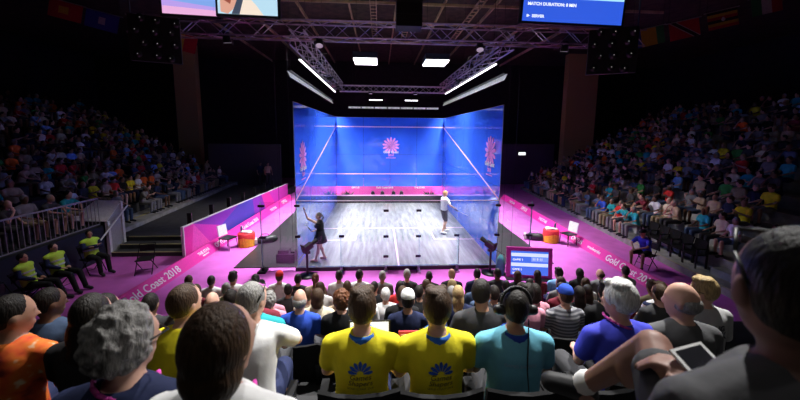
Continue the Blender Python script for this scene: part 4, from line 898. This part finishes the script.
def guard(a, loc, rz, label, sk):
    b, sh = person(a, loc, rz, 1, SK[sk], CO['navy'], CO['black'], 'short', HC['dark'], label, eyes=True)
    vj = dict(a.J); mb = MB(); pel, sho = Vector(vj['pel']), Vector(vj['sho']); torso(mb, pel, sho, .028, 1, False)
    for q, s in ((-1, 'L'), (1, 'R')): mb.cap(sho + Vector((q*.05, 0, 0)), vj['s' + s], .075, .076)
    v = remesh(mb, .018, 4, .6, M_VEST, 'hi_vis_vest'); link('hi_vis_vest', v, b)
    rings, q = torso(MB(), pel, sho, .034, 1, False)
    t = MB()
    for i, (f0, f1) in enumerate(((.34, .42), (.58, .66))):
        ax = sho - pel; rr = []
        for f in (f0, f1):
            c = pel + ax*f + Vector((0, -.018*math.sin(f*PI), 0)); rr.append([c + q @ Vector((.196*math.cos(2*PI*j/20), .148*math.sin(2*PI*j/20), 0)) for j in range(20)])
        t.loft(rr)
    t.build('reflective_band', M_REFL, b)
    return b
for i, (x, y, lab, sk) in enumerate(((-9.35, -1.80, 'security guard in yellow vest slumped in chair, legs stretched out', 'mid'), (-9.32, -1.08, 'security guard in yellow vest sitting between two other guards', 'fair'), (-9.45, .12, 'security guard in yellow vest with folded arms by the white parapet', 'olive'))):
    guard(GA[1 if i == 2 else 0], (x, y, GZ), -PI/2 + (.15, -.15, -.35)[i], lab, sk)
    folding_chair('black folding chair under %s guard' % ('the slumped', 'the middle', 'the folded arms')[i], (x - .03, y, GZ), -PI/2 + (.15, -.15, -.35)[i])
folding_chair('empty black folding chair at the end of the row of guards', (-9.1, -2.6, GZ), -PI/2)
b, sh = person(LO['knees'], (8.2, -.15, GZ), PI/2 + .35, 1.02, SK['mid'], CO['royal'], CO['black'], 'cap', CO['black'], 'official in blue shirt and black cap sitting by the pink board')
b.children[-1].name = 'cap'
folding_chair('black folding chair under the official in blue', (8.25, -.15, GZ), PI/2 + .35)
b2, sh = person(LO['wide'], (10.25, -2.05, .52), PI/2 + .25, 1.0, SK['olive'], (.05, .04, .30), CO['black'], 'short', HC['dark'], 'person in indigo shirt sitting on the aisle steps of the grandstand')

def standing(pel_z=.92, **over):
    pel = Vector((0, 0, pel_z)); sho = pel + Vector((0, .02, .50)); J = {'pel': pel, 'sho': sho}
    for s, q in (('L', -1), ('R', 1)):
        J['s' + s] = sho + Vector((q*.175, 0, -.045)); J['e' + s] = sho + Vector((q*.25, .02, -.30)); J['w' + s] = sho + Vector((q*.24, .16, -.50)); J['t' + s] = sho + Vector((q*.23, .24, -.58))
        J['h' + s] = pel + Vector((q*.09, 0, -.02)); J['k' + s] = Vector((q*.11, .03, .49)); J['a' + s] = Vector((q*.12, -.02, .085)); J['o' + s] = Vector((q*.15, .13, .045))
    J.update({k: Vector(v) for k, v in over.items()}); return J, J['sho'] + Vector((0, .02, .185))
# woman facing the side wall, arm raised
Jw, hw = standing(.90, eL=(-.16, .36, 1.52), wL=(-.13, .47, 1.74), tL=(-.12, .50, 1.88), eR=(.26, .02, 1.10), wR=(.12, .22, 1.02), tR=(.06, .30, 1.02), aL=(-.14, .12, .085), oL=(-.16, .27, .045), aR=(.14, -.10, .085), oR=(.18, .04, .045))
aw2 = make_arch(Jw, hw, .25, -.1, vox=.013, female=True, sleeve='none', legs='none', smooth=3)
pw_, sh = person(aw2, (-2.58, .50, 0), PI/2 - .15, .97, (.62, .36, .26), CO['black'], CO['black'], 'ponytail', HC['dark'], 'woman player in black dress raising her arm near the side wall', shoe=(.6, .35, .3), eyes=True)
for c in list(pw_.children):
    if c.name.startswith('trousers'): bpy.data.objects.remove(c)
sk = []
for z, rx, ry in ((1.08, .165, .13), (.95, .19, .15), (.84, .225, .185), (.68, .27, .225)): sk.append([(rx*(1 + .05*(i % 2))*math.cos(2*PI*i/24), ry*(1 + .05*(i % 2))*math.sin(2*PI*i/24), z) for i in range(24)])
o = MB().loft(sk).build('skirt', M_CLOTH, pw_, True); o.color = (.02, .02, .025, 1)
Jm, hm = standing(.94, eR=(.26, .12, 1.18), wR=(.22, .34, 1.06), tR=(.21, .43, 1.02), eL=(-.26, .04, 1.17), wL=(-.20, .22, 1.04), aL=(-.14, .16, .085), oL=(-.16, .31, .045), kL=(-.12, .12, .50), aR=(.13, -.14, .085), oR=(.16, .0, .045))
am2 = make_arch(Jm, hm, -.1, .15, vox=.013, legs='shorts', smooth=3)
pm_, sh = person(am2, (2.12, 3.47, 0), -PI/2 + .35, 1.06, (.68, .40, .30), (.85, .85, .85), (.10, .09, .10), 'short', (.50, .28, .10), 'player in white shirt and dark shorts holding a racket in mid court', shoe=(.8, .75, .75), eyes=True)
for x, y, lab, c1 in ((-8.7, 14.2, 'usher in tan shirt standing at the far end of the dark walkway', 'tan'), (-9.3, 14.4, 'usher in navy shirt standing at the far end of the dark walkway', 'navy')):
    ua = make_arch(*standing(.92), turn=.2, vox=.022, ratio=.5)
    person(ua, (x, y, .33), PI + .6, 1, SK['mid'], CO[c1], CO['charcoal'], 'short', HC['dark'], lab)
def racket(label, h, tip):
    h, tip = Vector(h), Vector(tip); d = (tip - h).normalized(); t = thing('squash_racket', label, 'racket', h)
    MB().tube((0, 0, 0), d*.18, .016).build('grip', M_BLACK, t); MB().tube(d*.18, d*.42, .007).build('shaft', mat('racket_white', (.8, .8, .8), .3), t)
    sd = d.cross(Vector((0, 0, 1))).normalized(); c = d*.55; n = 20
    pt = lambda k: c + d*(.135*math.cos(2*PI*k/n)) + sd*(.095*math.sin(2*PI*k/n))
    MB().path([pt(k) for k in range(n + 1)], .007, 6).build('hoop', MATS['racket_white'], t)
    mb = MB()
    for k in range(-4, 5):
        x = k*.02; w = .095*math.sqrt(max(0, 1 - (k*.02/.135)**2)); mb.tube(c + d*x*1.2 - sd*w*.9, c + d*x*1.2 + sd*w*.9, .0015, 4); w2 = .135*math.sqrt(max(0, 1 - (k*.02/.095)**2)) if abs(k*.02) < .095 else .03; mb.tube(c + sd*x - d*w2*.95, c + sd*x + d*w2*.95, .0015, 4)
    mb.build('strings', M_WTEXT, t)
def wp(b, p): return Matrix.Translation(b.location) @ b.rotation_euler.to_matrix().to_4x4() @ Vector(p)
h = wp(pm_, Jm['tR']); racket('squash racket in the hand of the player in white', h - Vector((.05, 0, -.02)), h + Vector((.6, .1, -.28)))
h = wp(pw_, Jw['tR']); racket('squash racket at the waist of the woman player', h - Vector((.03, 0, 0)), h + Vector((-.35, .5, .1)))
tag(MB().ell((0, 0, 0), (.02, .02, .02)).build('squash_ball', M_WTEXT, None, True, (2.94, 4.0, .97)), 'small white squash ball in the air beside the player in white', 'ball')

# ================================================================== FLOOR EQUIPMENT
def floor_camera(label, loc, rz):
    t = thing('pedestal_camera', label, 'camera', loc, rz)
    MB().lathe([(.27, 0), (.27, .03), (.10, .05), (.04, .06)], n=24).build('base', M_BLACKM, t, True)
    MB().tube((0, 0, .05), (0, 0, .72), .035, 10).build('pole', M_BLACKM, t); MB().box2((-.09, -.06, .72), (.09, .06, .80)).build('tilt_head', M_BLACK, t)
    rot = Matrix.Rotation(.35, 3, 'X')
    MB().box((0, .02, .90), (.14, .34, .17), rot).build('body', M_BLACK, t); MB().tube(Vector((0, 0, .90)) + rot @ Vector((0, .18, 0)), Vector((0, 0, .90)) + rot @ Vector((0, .40, 0)), .06, 12, .075).build('lens', M_BLACKM, t)
    MB().box(Vector((0, 0, .90)) + rot @ Vector((0, -.12, .12)), (.16, .03, .10), rot).build('viewfinder', M_BLACK, t); MB().tube((.05, -.1, .8), (.16, -.42, .68), .012).build('pan_bar', M_BLACK, t)
floor_camera('black pedestal camera aimed through the glass near the woman player', (-2.82, -.42, GZ), -.7)
floor_camera('black pedestal camera beside the floor monitor', (2.86, -.42, GZ), .6)
tag(MB().lathe([(.0, 0), (.13, 0), (.14, .25), (.11, .5), (.05, .62), (.0, .64)], n=14).build('cable_bag', mat('teal_fabric', (.05, .22, .25), .8), None, True, (3.16, -.5, GZ)), 'small teal bag standing beside the pedestal camera', 'bag')
mon = thing('floor_monitor', 'floor monitor with blue score table in a magenta frame', 'monitor', (3.93, -.80, GZ), -.16)
mr = Matrix.Rotation(-.12, 3, 'X'); up = mr @ Vector((0, 0, 1)); c = Vector((0, 0, .48))
MB().box(c, (1.34, .10, .94), mr).build('housing', mat('magenta_frame', (.35, .02, .22), .5), mon)
def scr(name, x0, x1, z0, z1, m, o=.053, par=mon, cc=c, R=mr): return MB().box(cc + R @ Vector(((x0 + x1)/2, -o, (z0 + z1)/2)), (x1 - x0, .006, z1 - z0), R).build(name, m, par)
E_BLUE = mat('screen_blue', (.02, .05, .3), .3, emit=(.05, .16, .75), estr=1.0, noise=.02); E_PALE = mat('screen_pale', (.5, .5, .6), .3, emit=(.55, .75, 1), estr=1.0, noise=.02); E_MID = mat('screen_mid', (.2, .3, .5), .3, emit=(.12, .28, .85), estr=1.0, noise=.02)
scr('screen', -.55, .55, -.36, .36, E_BLUE)
for z0, z1 in ((.20, .30), (-.10, .0)): scr('score_bar', -.54, .54, z0, z1, E_PALE, .057)
scr('score_bar', .05, .54, .05, .20, E_MID, .057)
E_TXT = mat('screen_white', (.8, .8, .8), .3, emit=(.9, .95, 1), estr=1.1, noise=.01)
for w, x, z, s in (('GAME 1', -.5, .07, .09), ('11 9 11', .08, .09, .10), ('GAME 2', -.5, -.22, .08), ('SERVER', -.5, -.33, .07)):
    place_text('lettering', w, s, E_TXT, mon, c + mr @ Vector((x, -.061, z)), (1, 0, 0), up)
MB().box2((-.7, -.25, 0), (.7, .25, .03)).build('foot', M_BLACK, mon)
# player benches
M_RED = mat('red_fabric', (.55, .02, .03), .7); M_ORG = mat('yellow_fabric', (.75, .38, .02), .7); M_TOWEL = mat('white_towel', (.85, .85, .85), .95, bump=.5)
def bench_set(cx, cy, flip, where):
    ch = thing('player_chair', 'white backed player chair %s' % where, 'chair', (cx - .42*flip, cy - .25, GZ), (-PI/2 - .3)*1 if flip > 0 else PI/2 + .3)
    MB().box2((-.22, -.22, .42), (.22, .22, .46)).build('seat', M_BLACK, ch); MB().box((0, -.24, .70), (.42, .04, .40), Matrix.Rotation(.15, 3, 'X')).build('backrest', M_TOWEL, ch)
    for sx in (-1, 1):
        for sy in (-1, 1): MB().tube((sx*.19, sy*.19, .44), (sx*.22, sy*.23, 0), .013).build('leg', M_BLACKM, ch)
    tb = thing('drum_table', 'red and yellow drum table %s' % where, 'table', (cx + .12*flip, cy + .1, GZ))
    MB().lathe([(.30, 0), (.31, .25), (.31, .5), (.29, .52)], n=22).build('drum', M_RED, tb, True)
    rings = []
    for z in (.02, .2, .38): rings.append([((.314 if k < 9 else .300)*math.cos(a_), (.314 if k < 9 else .300)*math.sin(a_), z - .12*abs(k % 9 - 4)/4*(z > .3)) for k, a_ in enumerate([-PI*.95 + PI*.9*i/8 for i in range(9)] + [-PI*.05 - PI*.9*i/8 for i in range(9)])])
    MB().loft(rings).build('yellow_panel', M_ORG, tb)
    tw = MB(); rr = random.Random(int(cx*10))
    for _ in range(9): tw.ell((rr.uniform(-.16, .16), rr.uniform(-.12, .12), rr.uniform(.03, .09)), (rr.uniform(.08, .14), rr.uniform(.07, .12), rr.uniform(.03, .06)))
    tag(link('towel', remesh(tw, .02, 3, 1, M_TOWEL, 'towel'), None, (cx + .12*flip, cy + .1, GZ + .50)), 'crumpled white towel on the drum table %s' % where, 'towel')
    bg = thing('sports_bag', 'long black racket bag %s' % where, 'bag', (cx + .72*flip, cy + .35, GZ), .4*flip)
    o = remesh(MB().ell((0, 0, .15), (.42, .16, .15)).ell((.2, 0, .16), (.3, .15, .15)), .025, 2, 1, M_BLACK, 'bag_body'); link('bag_body', o, bg); MB().path([(-.2, 0, .28), (-.1, 0, .38), (.1, 0, .38), (.2, 0, .28)], .014, 6).build('strap', M_RED if flip > 0 else mat('grey_strap', (.5, .5, .5), .6), bg)
    MB().box((-.33, -.02, .15), (.10, .31, .2)).build('end_panel', mat('pale_panel', (.55, .45, .45), .7), bg)
    bt = thing('water_bottle', 'dark water bottle beside the towel %s' % where, 'bottle', (cx - .12*flip, cy + .24, GZ + .52)); MB().lathe([(.035, 0), (.037, .15), (.03, .2), (.014, .22)], n=12).build('bottle_body', mat('bottle_blue', (.03, .08, .14), .3), bt, True); MB().lathe([(.016, .22), (.016, .25)], n=12).build('cap', M_WHITE, bt)
bench_set(-5.85, 2.35, 1, 'below the purple hoarding')
bench_set(6.5, 2.45, -1, 'at the board across from the hoarding')
tag(MB().box2((-.3, -.2, 0), (.3, .2, .3)).box2((-.25, -.15, .3), (.1, .15, .42)).box2((.15, -.1, .3), (.28, .1, .36)).build('equipment_case', M_BLACK, None, False, (-3.75, .75, GZ + .03)), 'black equipment case on the apron beside the side wall', 'case')
# plants and small lamps behind the front glass
def plant(label, loc, h=.9):
    t = thing('potted_plant', label, 'plant', loc); MB().lathe([(.14, 0), (.18, .3), (.16, .3)], n=14).build('pot', M_BLACK, t); pr = random.Random(int(loc[0]*31))
    me = MB().add([(0, 0, 0), (.04, 0, .2), (0, .02, .45), (-.04, 0, .2)], [(0, 1, 2, 3)]).mesh('leaf', mat('dark_leaf', (.02, .06, .02), .6))
    for i in range(34):
        o = link('leaf', me, t, (pr.uniform(-.06, .06), pr.uniform(-.06, .06), .28)); o.rotation_euler = (pr.uniform(-.9, .9), pr.uniform(-.9, .9), pr.uniform(0, 6.3)); o.scale = (h*pr.uniform(.9, 1.6),)*3
plant('dark potted plant behind the front glass near the woman player', (-2.65, LEN + .62, GZ)); plant('dark potted plant behind the front glass near the player in white', (2.55, LEN + .62, GZ))
for i, x in enumerate((-1.05, -.45, .25, .75)):
    t = thing('floor_lamp_can', 'small black floor can light behind the front glass', 'lamp', (x, LEN + .75, GZ), 0, 'can lights behind the front glass'); MB().box2((-.14, -.1, 0), (.14, .1, .52)).build('stand', M_BLACK, t); MB().tube((0, -.12, .60), (0, .12, .64), .12, 12, .09).build('can', M_BLACK, t)

# ================================================================== RIG OVER THE COURT
def truss(label, a, b, w=.32, r=.025, bays=None):
    a, b = Vector(a), Vector(b); d = b - a; L = d.length; d.normalize(); t = thing('box_truss', label, 'truss', a)
    sd = d.cross(Vector((0, 0, 1))).normalized()*w/2; up = Vector((0, 0, w/2)); cs = [sd + up, -sd + up, -sd - up, sd - up]
    for c in cs: MB().tube(c, c + d*L, r, 6).build('chord', M_ALU, t)
    n = bays or int(L/(w*1.1)); mb = MB()
    for i in range(n):
        p0, p1 = d*(L*i/n), d*(L*(i + 1)/n)
        for k in range(4):
            u, v = cs[k], cs[(k + 1) % 4]; mb.tube(p0 + (u if i % 2 else v), p1 + (v if i % 2 else u), r*.5, 5)
    mb.build('lacing', M_ALU, t)
    for f in (.12, .88): MB().tube(d*(L*f) + up, d*(L*f) + Vector((0, 0, 10.8 - a.z)), .008, 5).build('hanger', M_BLACKM, t)
    return t
truss('long box truss across the hall above the glass back wall', (-7.6, 0, 7.18), (7.4, 0, 7.18), .46, .024)
truss('box truss above the front wall of the court', (-3.1, 11, 6.95), (3.5, 11, 6.95), .36)
truss('box truss along the court above the woman player', (-3.1, .2, 7.05), (-3.1, 10.8, 7.05), .42)
truss('box truss along the court above the player in white', (3.3, .2, 7.05), (3.3, 10.8, 7.05), .42)
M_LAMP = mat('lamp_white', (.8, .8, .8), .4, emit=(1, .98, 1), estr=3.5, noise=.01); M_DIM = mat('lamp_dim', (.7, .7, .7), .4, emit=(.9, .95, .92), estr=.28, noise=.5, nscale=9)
def strip(label, x, z, y0, y1, m, w, n, tilt=0):
    t = thing('strip_light', label, 'light', (x, y0, z)); L = (y1 - y0)/n
    MB().box2((-w*.6, 0, .03), (w*.6, y1 - y0, .09)).build('housing', M_BLACK, t)
    for i in range(n): MB().box2((-w/2, i*L + .05, 0), (w/2, (i + 1)*L - .05, .03)).build('lamp_tube', m, t)
    for i in range(0, n + 1, 3): MB().tube((0, min(i*L + .1, y1 - y0 - .1), .09), (0, min(i*L + .1, y1 - y0 - .1), 10.8 - z), .006, 5).build('hanger', M_BLACKM, t)
strip('bright strip light over the side wall behind the woman player', -3.44, 6.76, 2.0, 11.5, M_LAMP, .07, 12)
strip('bright strip light over the side wall behind the player in white', 3.60, 6.76, 2.0, 11.5, M_LAMP, .07, 12)
def banner(label, x, y0, y1, z, h, ln):
    t = thing('reflector_panel', label, 'light', (x, y0, z)); n = 7; L = (y1 - y0)/n
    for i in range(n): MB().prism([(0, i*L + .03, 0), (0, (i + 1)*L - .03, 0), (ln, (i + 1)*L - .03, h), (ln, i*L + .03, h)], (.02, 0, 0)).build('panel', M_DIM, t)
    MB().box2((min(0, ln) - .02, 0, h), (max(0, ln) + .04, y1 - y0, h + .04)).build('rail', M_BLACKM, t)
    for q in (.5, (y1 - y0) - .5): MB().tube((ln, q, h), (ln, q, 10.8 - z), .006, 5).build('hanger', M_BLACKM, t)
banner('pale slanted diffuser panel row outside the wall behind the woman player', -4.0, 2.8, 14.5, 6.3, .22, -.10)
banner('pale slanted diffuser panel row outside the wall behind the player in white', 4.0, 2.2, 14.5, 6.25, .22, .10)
for lab, x in (('glowing square panel light above the court, nearer the woman player', -1.25), ('glowing square panel light above the court, nearer the player in white', 1.85)):
    t = thing('panel_light', lab, 'light', (x, 5.0, 7.34)); MB().box2((-.5, -.62, 0), (.5, .62, .05)).build('diffuser', M_LAMP, t); MB().box2((-.52, -.64, .05), (.52, .64, .30)).build('housing', mat('lamp_housing', (.03, .05, .07), .5), t)
    for q in (-.4, .4): MB().tube((q, 0, .3), (q, 0, 3.1), .006, 5).build('hanger', M_BLACKM, t)
for i, x in enumerate((-.88, 1.45)):
    t = thing('batten_light', 'small lit batten above the front wall', 'light', (x, 12, 6.35), 0, 'battens above the front wall'); MB().box2((-.42, -.04, 0), (.42, .04, .05)).build('tube', M_LAMP, t); MB().tube((0, 0, .05), (0, 0, 4.45), .006, 5).build('hanger', M_BLACKM, t)
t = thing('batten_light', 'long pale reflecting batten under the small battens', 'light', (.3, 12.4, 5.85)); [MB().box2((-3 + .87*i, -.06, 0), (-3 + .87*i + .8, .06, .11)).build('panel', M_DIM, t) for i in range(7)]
for q in (-2.5, 2.5): MB().tube((q, 0, .1), (q, 0, 4.95), .006, 5).build('hanger', M_BLACKM, t)
def par_can(p, aim, label, grp):
    p = Vector(p); t = thing('spot_lamp', label, 'lamp', p, 0, grp); d = (Vector(aim) - p).normalized()
    MB().tube(-d*.06, -d*.34, .12, 12, .09).build('can', M_BLACKM, t); MB().tube(-d*.062, -d*.05, .105, 12).build('lens', mat('spot_lens', (.5, .5, .5), .3, emit=(1, .97, .95), estr=.15, noise=.01), t)
    MB().tube((0, 0, .16), (0, 0, .26), .02, 6).tube((-.24, 0, .25), (.24, 0, .25), .015, 6).tube((0, -.25, .25), (0, .25, .25), .015, 6).build('clamp', M_BLACKM, t); MB().path([(-.14, 0, -.0), (-.14, 0, .16), (.14, 0, .16), (.14, 0, 0)], .012, 5).build('yoke', M_BLACKM, t)
for a in SPOTS: par_can((a[0][0], a[0][1], a[0][2] + .02), a[1], 'black spot lamp hanging under the box trusses, some added as fill', 'spot lamps under the trusses')
for a in HOUSE_AND_FILL: par_can(a[0], a[1], 'black lamp under the roof above the audience, rear pair added as fill', 'house lamps above the audience')
for a in WASH[:2]: par_can(a[0], a[1], 'small warm wash lamp at the foot of a tan pier', 'pier wash lamps')
for a in WASH[2:]: par_can(a[0], a[1], 'warm lamp on the trusses aimed at the roof', 'roof wash lamps')
# hanging speaker column in the middle
sp = thing('speaker_column', 'black hanging speaker column in front of the trusses', 'speaker', (.12, -1.2, 6.95))
for i in range(7): MB().box2((-.33, -.25, .30*i), (.33, .25, .30*i + .28)).build('cabinet', mat('speaker_black', (.004, .004, .005), .8), sp)
MB().tube((0, 0, 2.1), (0, 0, 3.8), .02, 6).build('hanger', M_BLACKM, sp)
# lamp pods: black frames with round lamps
M_GLINT = mat('pod_glint', (.2, .2, .2), .15, .6, emit=(1, .95, .9), estr=.5)  # emission of the tiny dots stands in for specular glints on the pods
def pod(label, loc, rz, hx):
    t = thing('lamp_pod', label, 'lamp', loc, rz); pr = random.Random(3)
    MB().box2((-.55, -.02, -.62), (.55, .12, .50)).build('frame', M_BLACK, t)
    ml = MB().lathe([(.10, 0), (.105, .10), (.07, .16)], n=12).mesh('lamp', M_BLACKM, True); mg = MB().ell((0, 0, .0), (.009, .009, .008), None, 8, 5).mesh('glint_dot', M_GLINT, True)
    for i in range(3):
        for j in range(4):
            o = link('lamp', ml, t, (-.36 + .34*i + .1*(j % 2) + pr.uniform(-.05, .05), -.04, -.46 + .28*j + pr.uniform(-.05, .05))); o.rotation_euler = (-PI/2, 0, 0); o.scale = (pr.uniform(.8, 1.1),)*3; q = link('glint_dot', mg, o, (0, 0, -.015))
    MB().tube((hx, .06, .5), (hx, .06, 4.15), .015, 6).build('hanger', M_BLACKM, t)
pod('black lamp pod with round lamps below the picture screen', (-6.35, -1.05, 6.62), .35, -.5)
pod('black lamp pod with round lamps beside the score screen', (5.32, -1.75, 6.45), -.45, .53)
# big screens
def big_screen(label, loc, rz, w, h, roll=0):
    t = thing('video_screen', label, 'screen', loc, rz); MB().box2((-w/2 - .06, .01, -.06), (w/2 + .06, .16, h + .06)).build('housing', M_BLACK, t)
    MB().tube((-w*.3, .08, h), (-w*.3, .08, h + 2.4), .015, 6).build('hanger', M_BLACKM, t); MB().tube((w*.3, .08, h), (w*.3, .08, h + 2.4), .015, 6).build('hanger', M_BLACKM, t)
    t.rotation_euler = (0, roll, rz); return t
def quad(t, name, pts, m, y=-.0): return MB().prism([(x, y, z) for x, z in pts], (0, -.004, 0)).build(name, m, t)
em = lambda n, c, s=1.0: mat(n, (.1, .1, .1), .4, emit=c, estr=s, noise=.01)
t = big_screen('hanging score screen showing match duration on blue', (4.53, -1.15, 7.24), -.08, 2.66, 1.5, .045)
quad(t, 'screen', [(-1.33, 0), (1.33, 0), (1.33, .60), (-1.33, .60)], em('led_blue', (.03, .11, .75))); quad(t, 'screen_top', [(-1.33, .60), (1.33, .60), (1.33, 1.5), (-1.33, 1.5)], em('led_cyan', (.45, .85, 1)))
place_text('lettering', 'MATCH DURATION: 8 MIN', .108, E_TXT, t, (-1.22, -.008, .41), (1, 0, 0), (0, 0, 1), bold=.003); place_text('lettering', 'SERVER', .10, E_TXT, t, (-1.08, -.008, .10), (1, 0, 0), (0, 0, 1), bold=.003)
quad(t, 'play_mark', [(-1.22, .095), (-1.13, .135), (-1.22, .175)], E_TXT, -.006)
t = big_screen('hanging picture screen showing blurred pink and blue court', (-5.72, -.50, 7.36), .1, 1.40, 1.4)
quad(t, 'screen', [(-.7, .2), (.7, .2), (.7, 1.4), (-.7, 1.4)], em('led_azure', (.22, .40, .85))); quad(t, 'screen_pink', [(-.7, 0), (.7, 0), (.7, .14), (-.7, .2)], em('led_pink', (.85, .45, .75))); quad(t, 'screen_violet', [(-.7, .2), (.7, .14), (.7, .22), (-.7, .36)], em('led_violet', (.5, .35, .85)), -.005)
t = big_screen('hanging picture screen showing a player with dark strap', (-4.18, -.58, 7.38), .06, 1.54, 1.4)
quad(t, 'screen', [(-.77, 0), (.77, 0), (.77, 1.4), (-.77, 1.4)], em('led_sky', (.50, .75, .90)))
quad(t, 'picture_skin', [(-.72, 1.4), (-.70, .05), (-.52, 0), (-.38, .12), (-.15, .60), (-.1, 1.4)], em('led_skin', (.75, .38, .28)), -.005); quad(t, 'picture_shoulder', [(-.22, 0), (.40, 0), (.22, .25), (-.02, .50), (-.18, .35)], em('led_shoulder', (.95, .80, .66)), -.005)
quad(t, 'picture_strap', [(-.42, 0), (-.22, 0), (-.12, .35), (.1, .8), (-.05, .85), (-.25, .42)], em('led_dark', (.05, .07, .11)), -.009)
quad(t, 'picture_hair', [(-.62, .35), (-.45, .25), (-.38, .5), (-.5, 1.4), (-.6, 1.4)], em('led_brown', (.35, .08, .05)), -.009)
# flags on the upper side walls
def flag(label, loc, rz, w, h, shapes, tilt):
    t = thing('flag', label, 'flag', loc); t.rotation_euler = (0, tilt, rz)
    for i, (m, pts) in enumerate(shapes): MB().prism([(x*w, -.004*i, z*h) for x, z in pts], (0, -.006, 0)).build('field', m, t)
    MB().tube((-.1, 0, h), (w + .1, 0, h), .02, 6).build('rod', M_STEEL, t)
    for q in (0, w): MB().tube((q, 0, h), (q - tilt*(10.8 - loc[2] - h), 0, 10.9 - loc[2] + abs(tilt)*.3), .006, 5).build('hanger', M_BLACKM, t)
fm = lambda n, c: mat('flag_' + n, c, .8)
R_, Y_, G_, B_, K_, W_ = fm('red', (.45, .02, .03)), fm('yellow', (.55, .38, .03)), fm('green', (.03, .22, .06)), fm('blue', (.03, .05, .30)), fm('black', (.01, .01, .01)), fm('white', (.55, .55, .55))
full = [(0, 0), (1, 0), (1, 1), (0, 1)]
hb = lambda a, b: [(0, a), (1, a), (1, b), (0, b)]; vb = lambda a, b: [(a, 0), (b, 0), (b, 1), (a, 1)]
FL = [((8.55, 1.67, 7.33), [(B_, vb(0, .25)), (Y_, vb(.25, .75)), (G_, vb(.75, 1))], 'flag of blue, yellow and green upright bands'), ((9.85, 1.65, 7.62), [(R_, full), (W_, [(0, 1), (.24, 1), (1, 0), (.76, 0)]), (K_, [(.04, 1), (.2, 1), (.96, 0), (.8, 0)])], 'red flag with black and white diagonal band'),
      ((11.2, 1.6, 8.0), [(K_, hb(.83, 1)), (Y_, hb(.67, .83)), (R_, hb(.5, .67)), (K_, hb(.33, .5)), (Y_, hb(.17, .33)), (R_, hb(0, .17)), (W_, [(.45, .4), (.5, .37), (.55, .4), (.57, .5), (.5, .62), (.43, .5)])], 'flag of black, yellow and red stripes with white disc'), ((12.7, 1.5, 8.5), [(G_, vb(0, .33)), (W_, vb(.33, .66)), (R_, vb(.66, 1))], 'flag of green, white and red upright bands')]
for p, s_, l in FL: flag(l + ' under the roof', p, 0, 1.15, .62, s_, -.24)
for p, s_, l in (((-12.6, 3.1, 8.35), [(R_, full), (Y_, [(.3, .3), (.6, .3), (.6, .7), (.3, .7)])], 'red flag with yellow square'), ((-11.3, 3.0, 8.0), [(B_, full), (W_, [(.4, .3), (.6, .3), (.6, .7), (.4, .7)])], 'blue flag with white square'), ((-8.6, 3.0, 7.35), [(R_, full), (Y_, vb(.3, .6))], 'red flag with yellow band')): flag(l + ' under the roof', p, 0, 1.15, .62, s_, .24)
# exit sign, cables
t = thing('exit_sign', 'lit white exit sign on the dark end wall', 'sign', (11.71, 17.95, 2.55)); MB().box2((-.34, 0, -.12), (.34, .06, .16)).build('housing', M_BLACK, t); MB().box2((-.31, -.01, -.10), (.31, 0, .14)).build('face', em('exit_face', (.85, .9, .88), 1.6), t); place_text('lettering', 'EXIT', .17, mat('exit_green', (.02, .3, .1), .5), t, (0, -.013, -.05), (1, 0, 0), (0, 0, 1), align='CENTER')
for lab, xs in (('thin steel cable hanging outside the wall behind the woman player', (-3.9, -3.55)), ('thin steel cable hanging outside the wall behind the player in white', (3.6, 4.0))):
    for i, x in enumerate(xs): tag(MB().tube((0, 0, 0), (0, 0, 6.95 - GZ), .005, 6).build('steel_cable', M_BLACKM, None, False, (x, .6 + i*.2, GZ)), lab, 'cable', lab)
